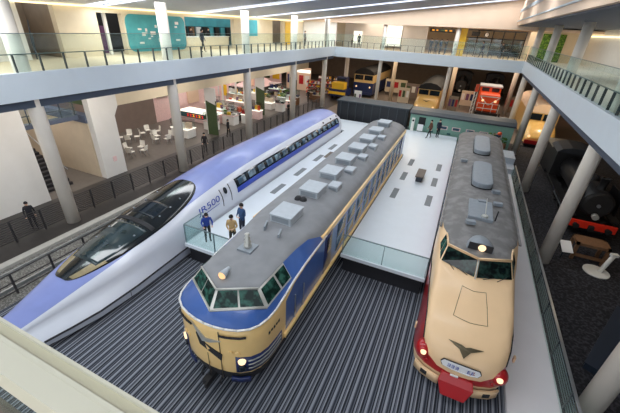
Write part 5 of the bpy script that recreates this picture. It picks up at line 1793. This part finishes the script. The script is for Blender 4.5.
person('person in a dark apron behind the cream gallery counter', (-24.1, 26.6, 7.5), R_(90), (60, 48, 46), (40, 40, 40))
person('second person in black behind the cream gallery counter', (-24.1, 29.0, 7.5), R_(90), (36, 36, 40), (40, 40, 40))
person('person in grey standing alone before the pale wall of the left gallery', (-20.8, 44.0, 7.5), R_(80), (120, 116, 116), (70, 70, 76))
person('person in black beside the bright showcase of the far gallery', (-14.9, 48.8, 7.5), R_(10), (32, 32, 36), (36, 36, 40))
person('small child in grey beside the person in black on the far gallery', (-15.9, 48.9, 7.5), R_(-20), (120, 100, 96), (60, 60, 70), h=1.1)
for k, (x, y, rz, tp, lab) in enumerate(((-5.4, 48.6, 20, (40, 46, 66), 'navy coat, leftmost of the group under the hanging sign'), (-4.8, 49.0, -30, (50, 50, 56), 'grey coat, second of the group under the hanging sign'), (-4.2, 48.5, 60, (58, 84, 120), 'blue jacket, third of the group under the hanging sign'), (-3.6, 49.0, -60, (44, 40, 48), 'black coat, rightmost of the group under the hanging sign'))):
    person('person in a ' + lab, (x, y, 7.5), R_(rz), tp, (44, 44, 52), arms=('down', 'front', 'down', 'camera')[k])
person('person in dark blue walking past the black framed shop front', (.6, 48.3, 7.5), R_(-70), (44, 54, 84), (36, 38, 52), stride=.3)
person('person in black near the right end of the black framed shop front', (2.7, 48.9, 7.5), R_(30), (34, 34, 38), (40, 40, 46))
person('person in red among the shop shelves at the far left', (-21.6, 50.3, 0), R_(30), (170, 50, 50), (50, 50, 60))
person('person in a white shirt among the shop shelves at the far left', (-22.1, 55.4, 0), R_(-40), (226, 222, 216), (50, 54, 80))
person('person in black between the third green screen and the fence', (-20.6, 45.4, 0), R_(10), (34, 34, 36), (40, 40, 40), stride=.2)
# ------------------------------------------------------------------ light
def area(name, loc, sx, sy, power, col=(1, 1, 1), rot=(0, 0, 0)):
    l = bpy.data.lights.new(name, 'AREA')
    l.shape = 'RECTANGLE'; l.size = sx; l.size_y = sy; l.energy = power; l.color = col
    o = bpy.data.objects.new(name, l); COL.objects.link(o)
    o.location = loc; o.rotation_euler = rot
    return o
for s in strips:
    area('skylight_lamp', (-9.6, s, zr(-9.6) + .12), 25.6, HS * 1.9, 690, (.95, .98, 1.0), (0, -math.atan(.115), 0))
for y in (5, 12, 20, 29, 38):
    area('wall_fill', (-18.4, y, 6.05), 1.0, 5, 110, (1, .93, .84), (0, .75, 0))  # added unseen fill under the gallery, tilted to brighten the left wall
# warm lamps of the galleries and the halls below them
for y in (8, 18, 28, 38):
    area('gallery_lamp', (-20.5, y, 10.1), 1.2, 5, 60, (1, .88, .68))
for y in (10, 19, 28, 37):
    area('hall_lamp', (-26, y + 1, 6.1), 6, 5, 280, (1, .91, .85))
area('hall_lamp', (-34, 38, 6.1), 10, 14, 900, (1, .9, .85))
area('hall_lamp', (-26, 54, 6.1), 10, 16, 700, (1, .84, .76))
for x in (-12, -3, 4):
    area('far_hall_lamp', (x, 55, 6.3), 5, 12, 420, (1, .82, .62))
    area('far_gallery_lamp', (x, 50, 10.5), 5, 6, 210, (1, .84, .68))
for y in (24, 40):
    area('right_gallery_lamp', (8.5, y, 10.85), 2, 8, 90, (1, .95, .86))
    area('right_hall_lamp', (9.5, y, 6.4), 3, 6, 16, (1, .84, .7))
for x, y, z, p in ((-4.0, 38.6, 5.6, 120), (8.3, 39.4, 5.6, 120), (3.1, 39.4, 5.8, 80), (-12.9, 48, 5.8, 60), (7.9, 18.4, 4.8, 22)):
    area('spot_lamp', (x, y, z), .5, .5, p, (1, .78, .5))
w = bpy.data.worlds.new('world'); scene.world = w
w.use_nodes = True
bg = w.node_tree.nodes['Background']
bg.inputs['Color'].default_value = (.86, .92, 1, 1)
bg.inputs['Strength'].default_value = 1.2
vs = scene.view_settings
vs.view_transform = 'Standard'; vs.look = 'None'; vs.gamma = 1; vs.exposure = 0
vs.use_curve_mapping = False
scene.cycles.use_denoising = True
scene.cycles.max_bounces = 8
scene.cycles.transparent_max_bounces = 16
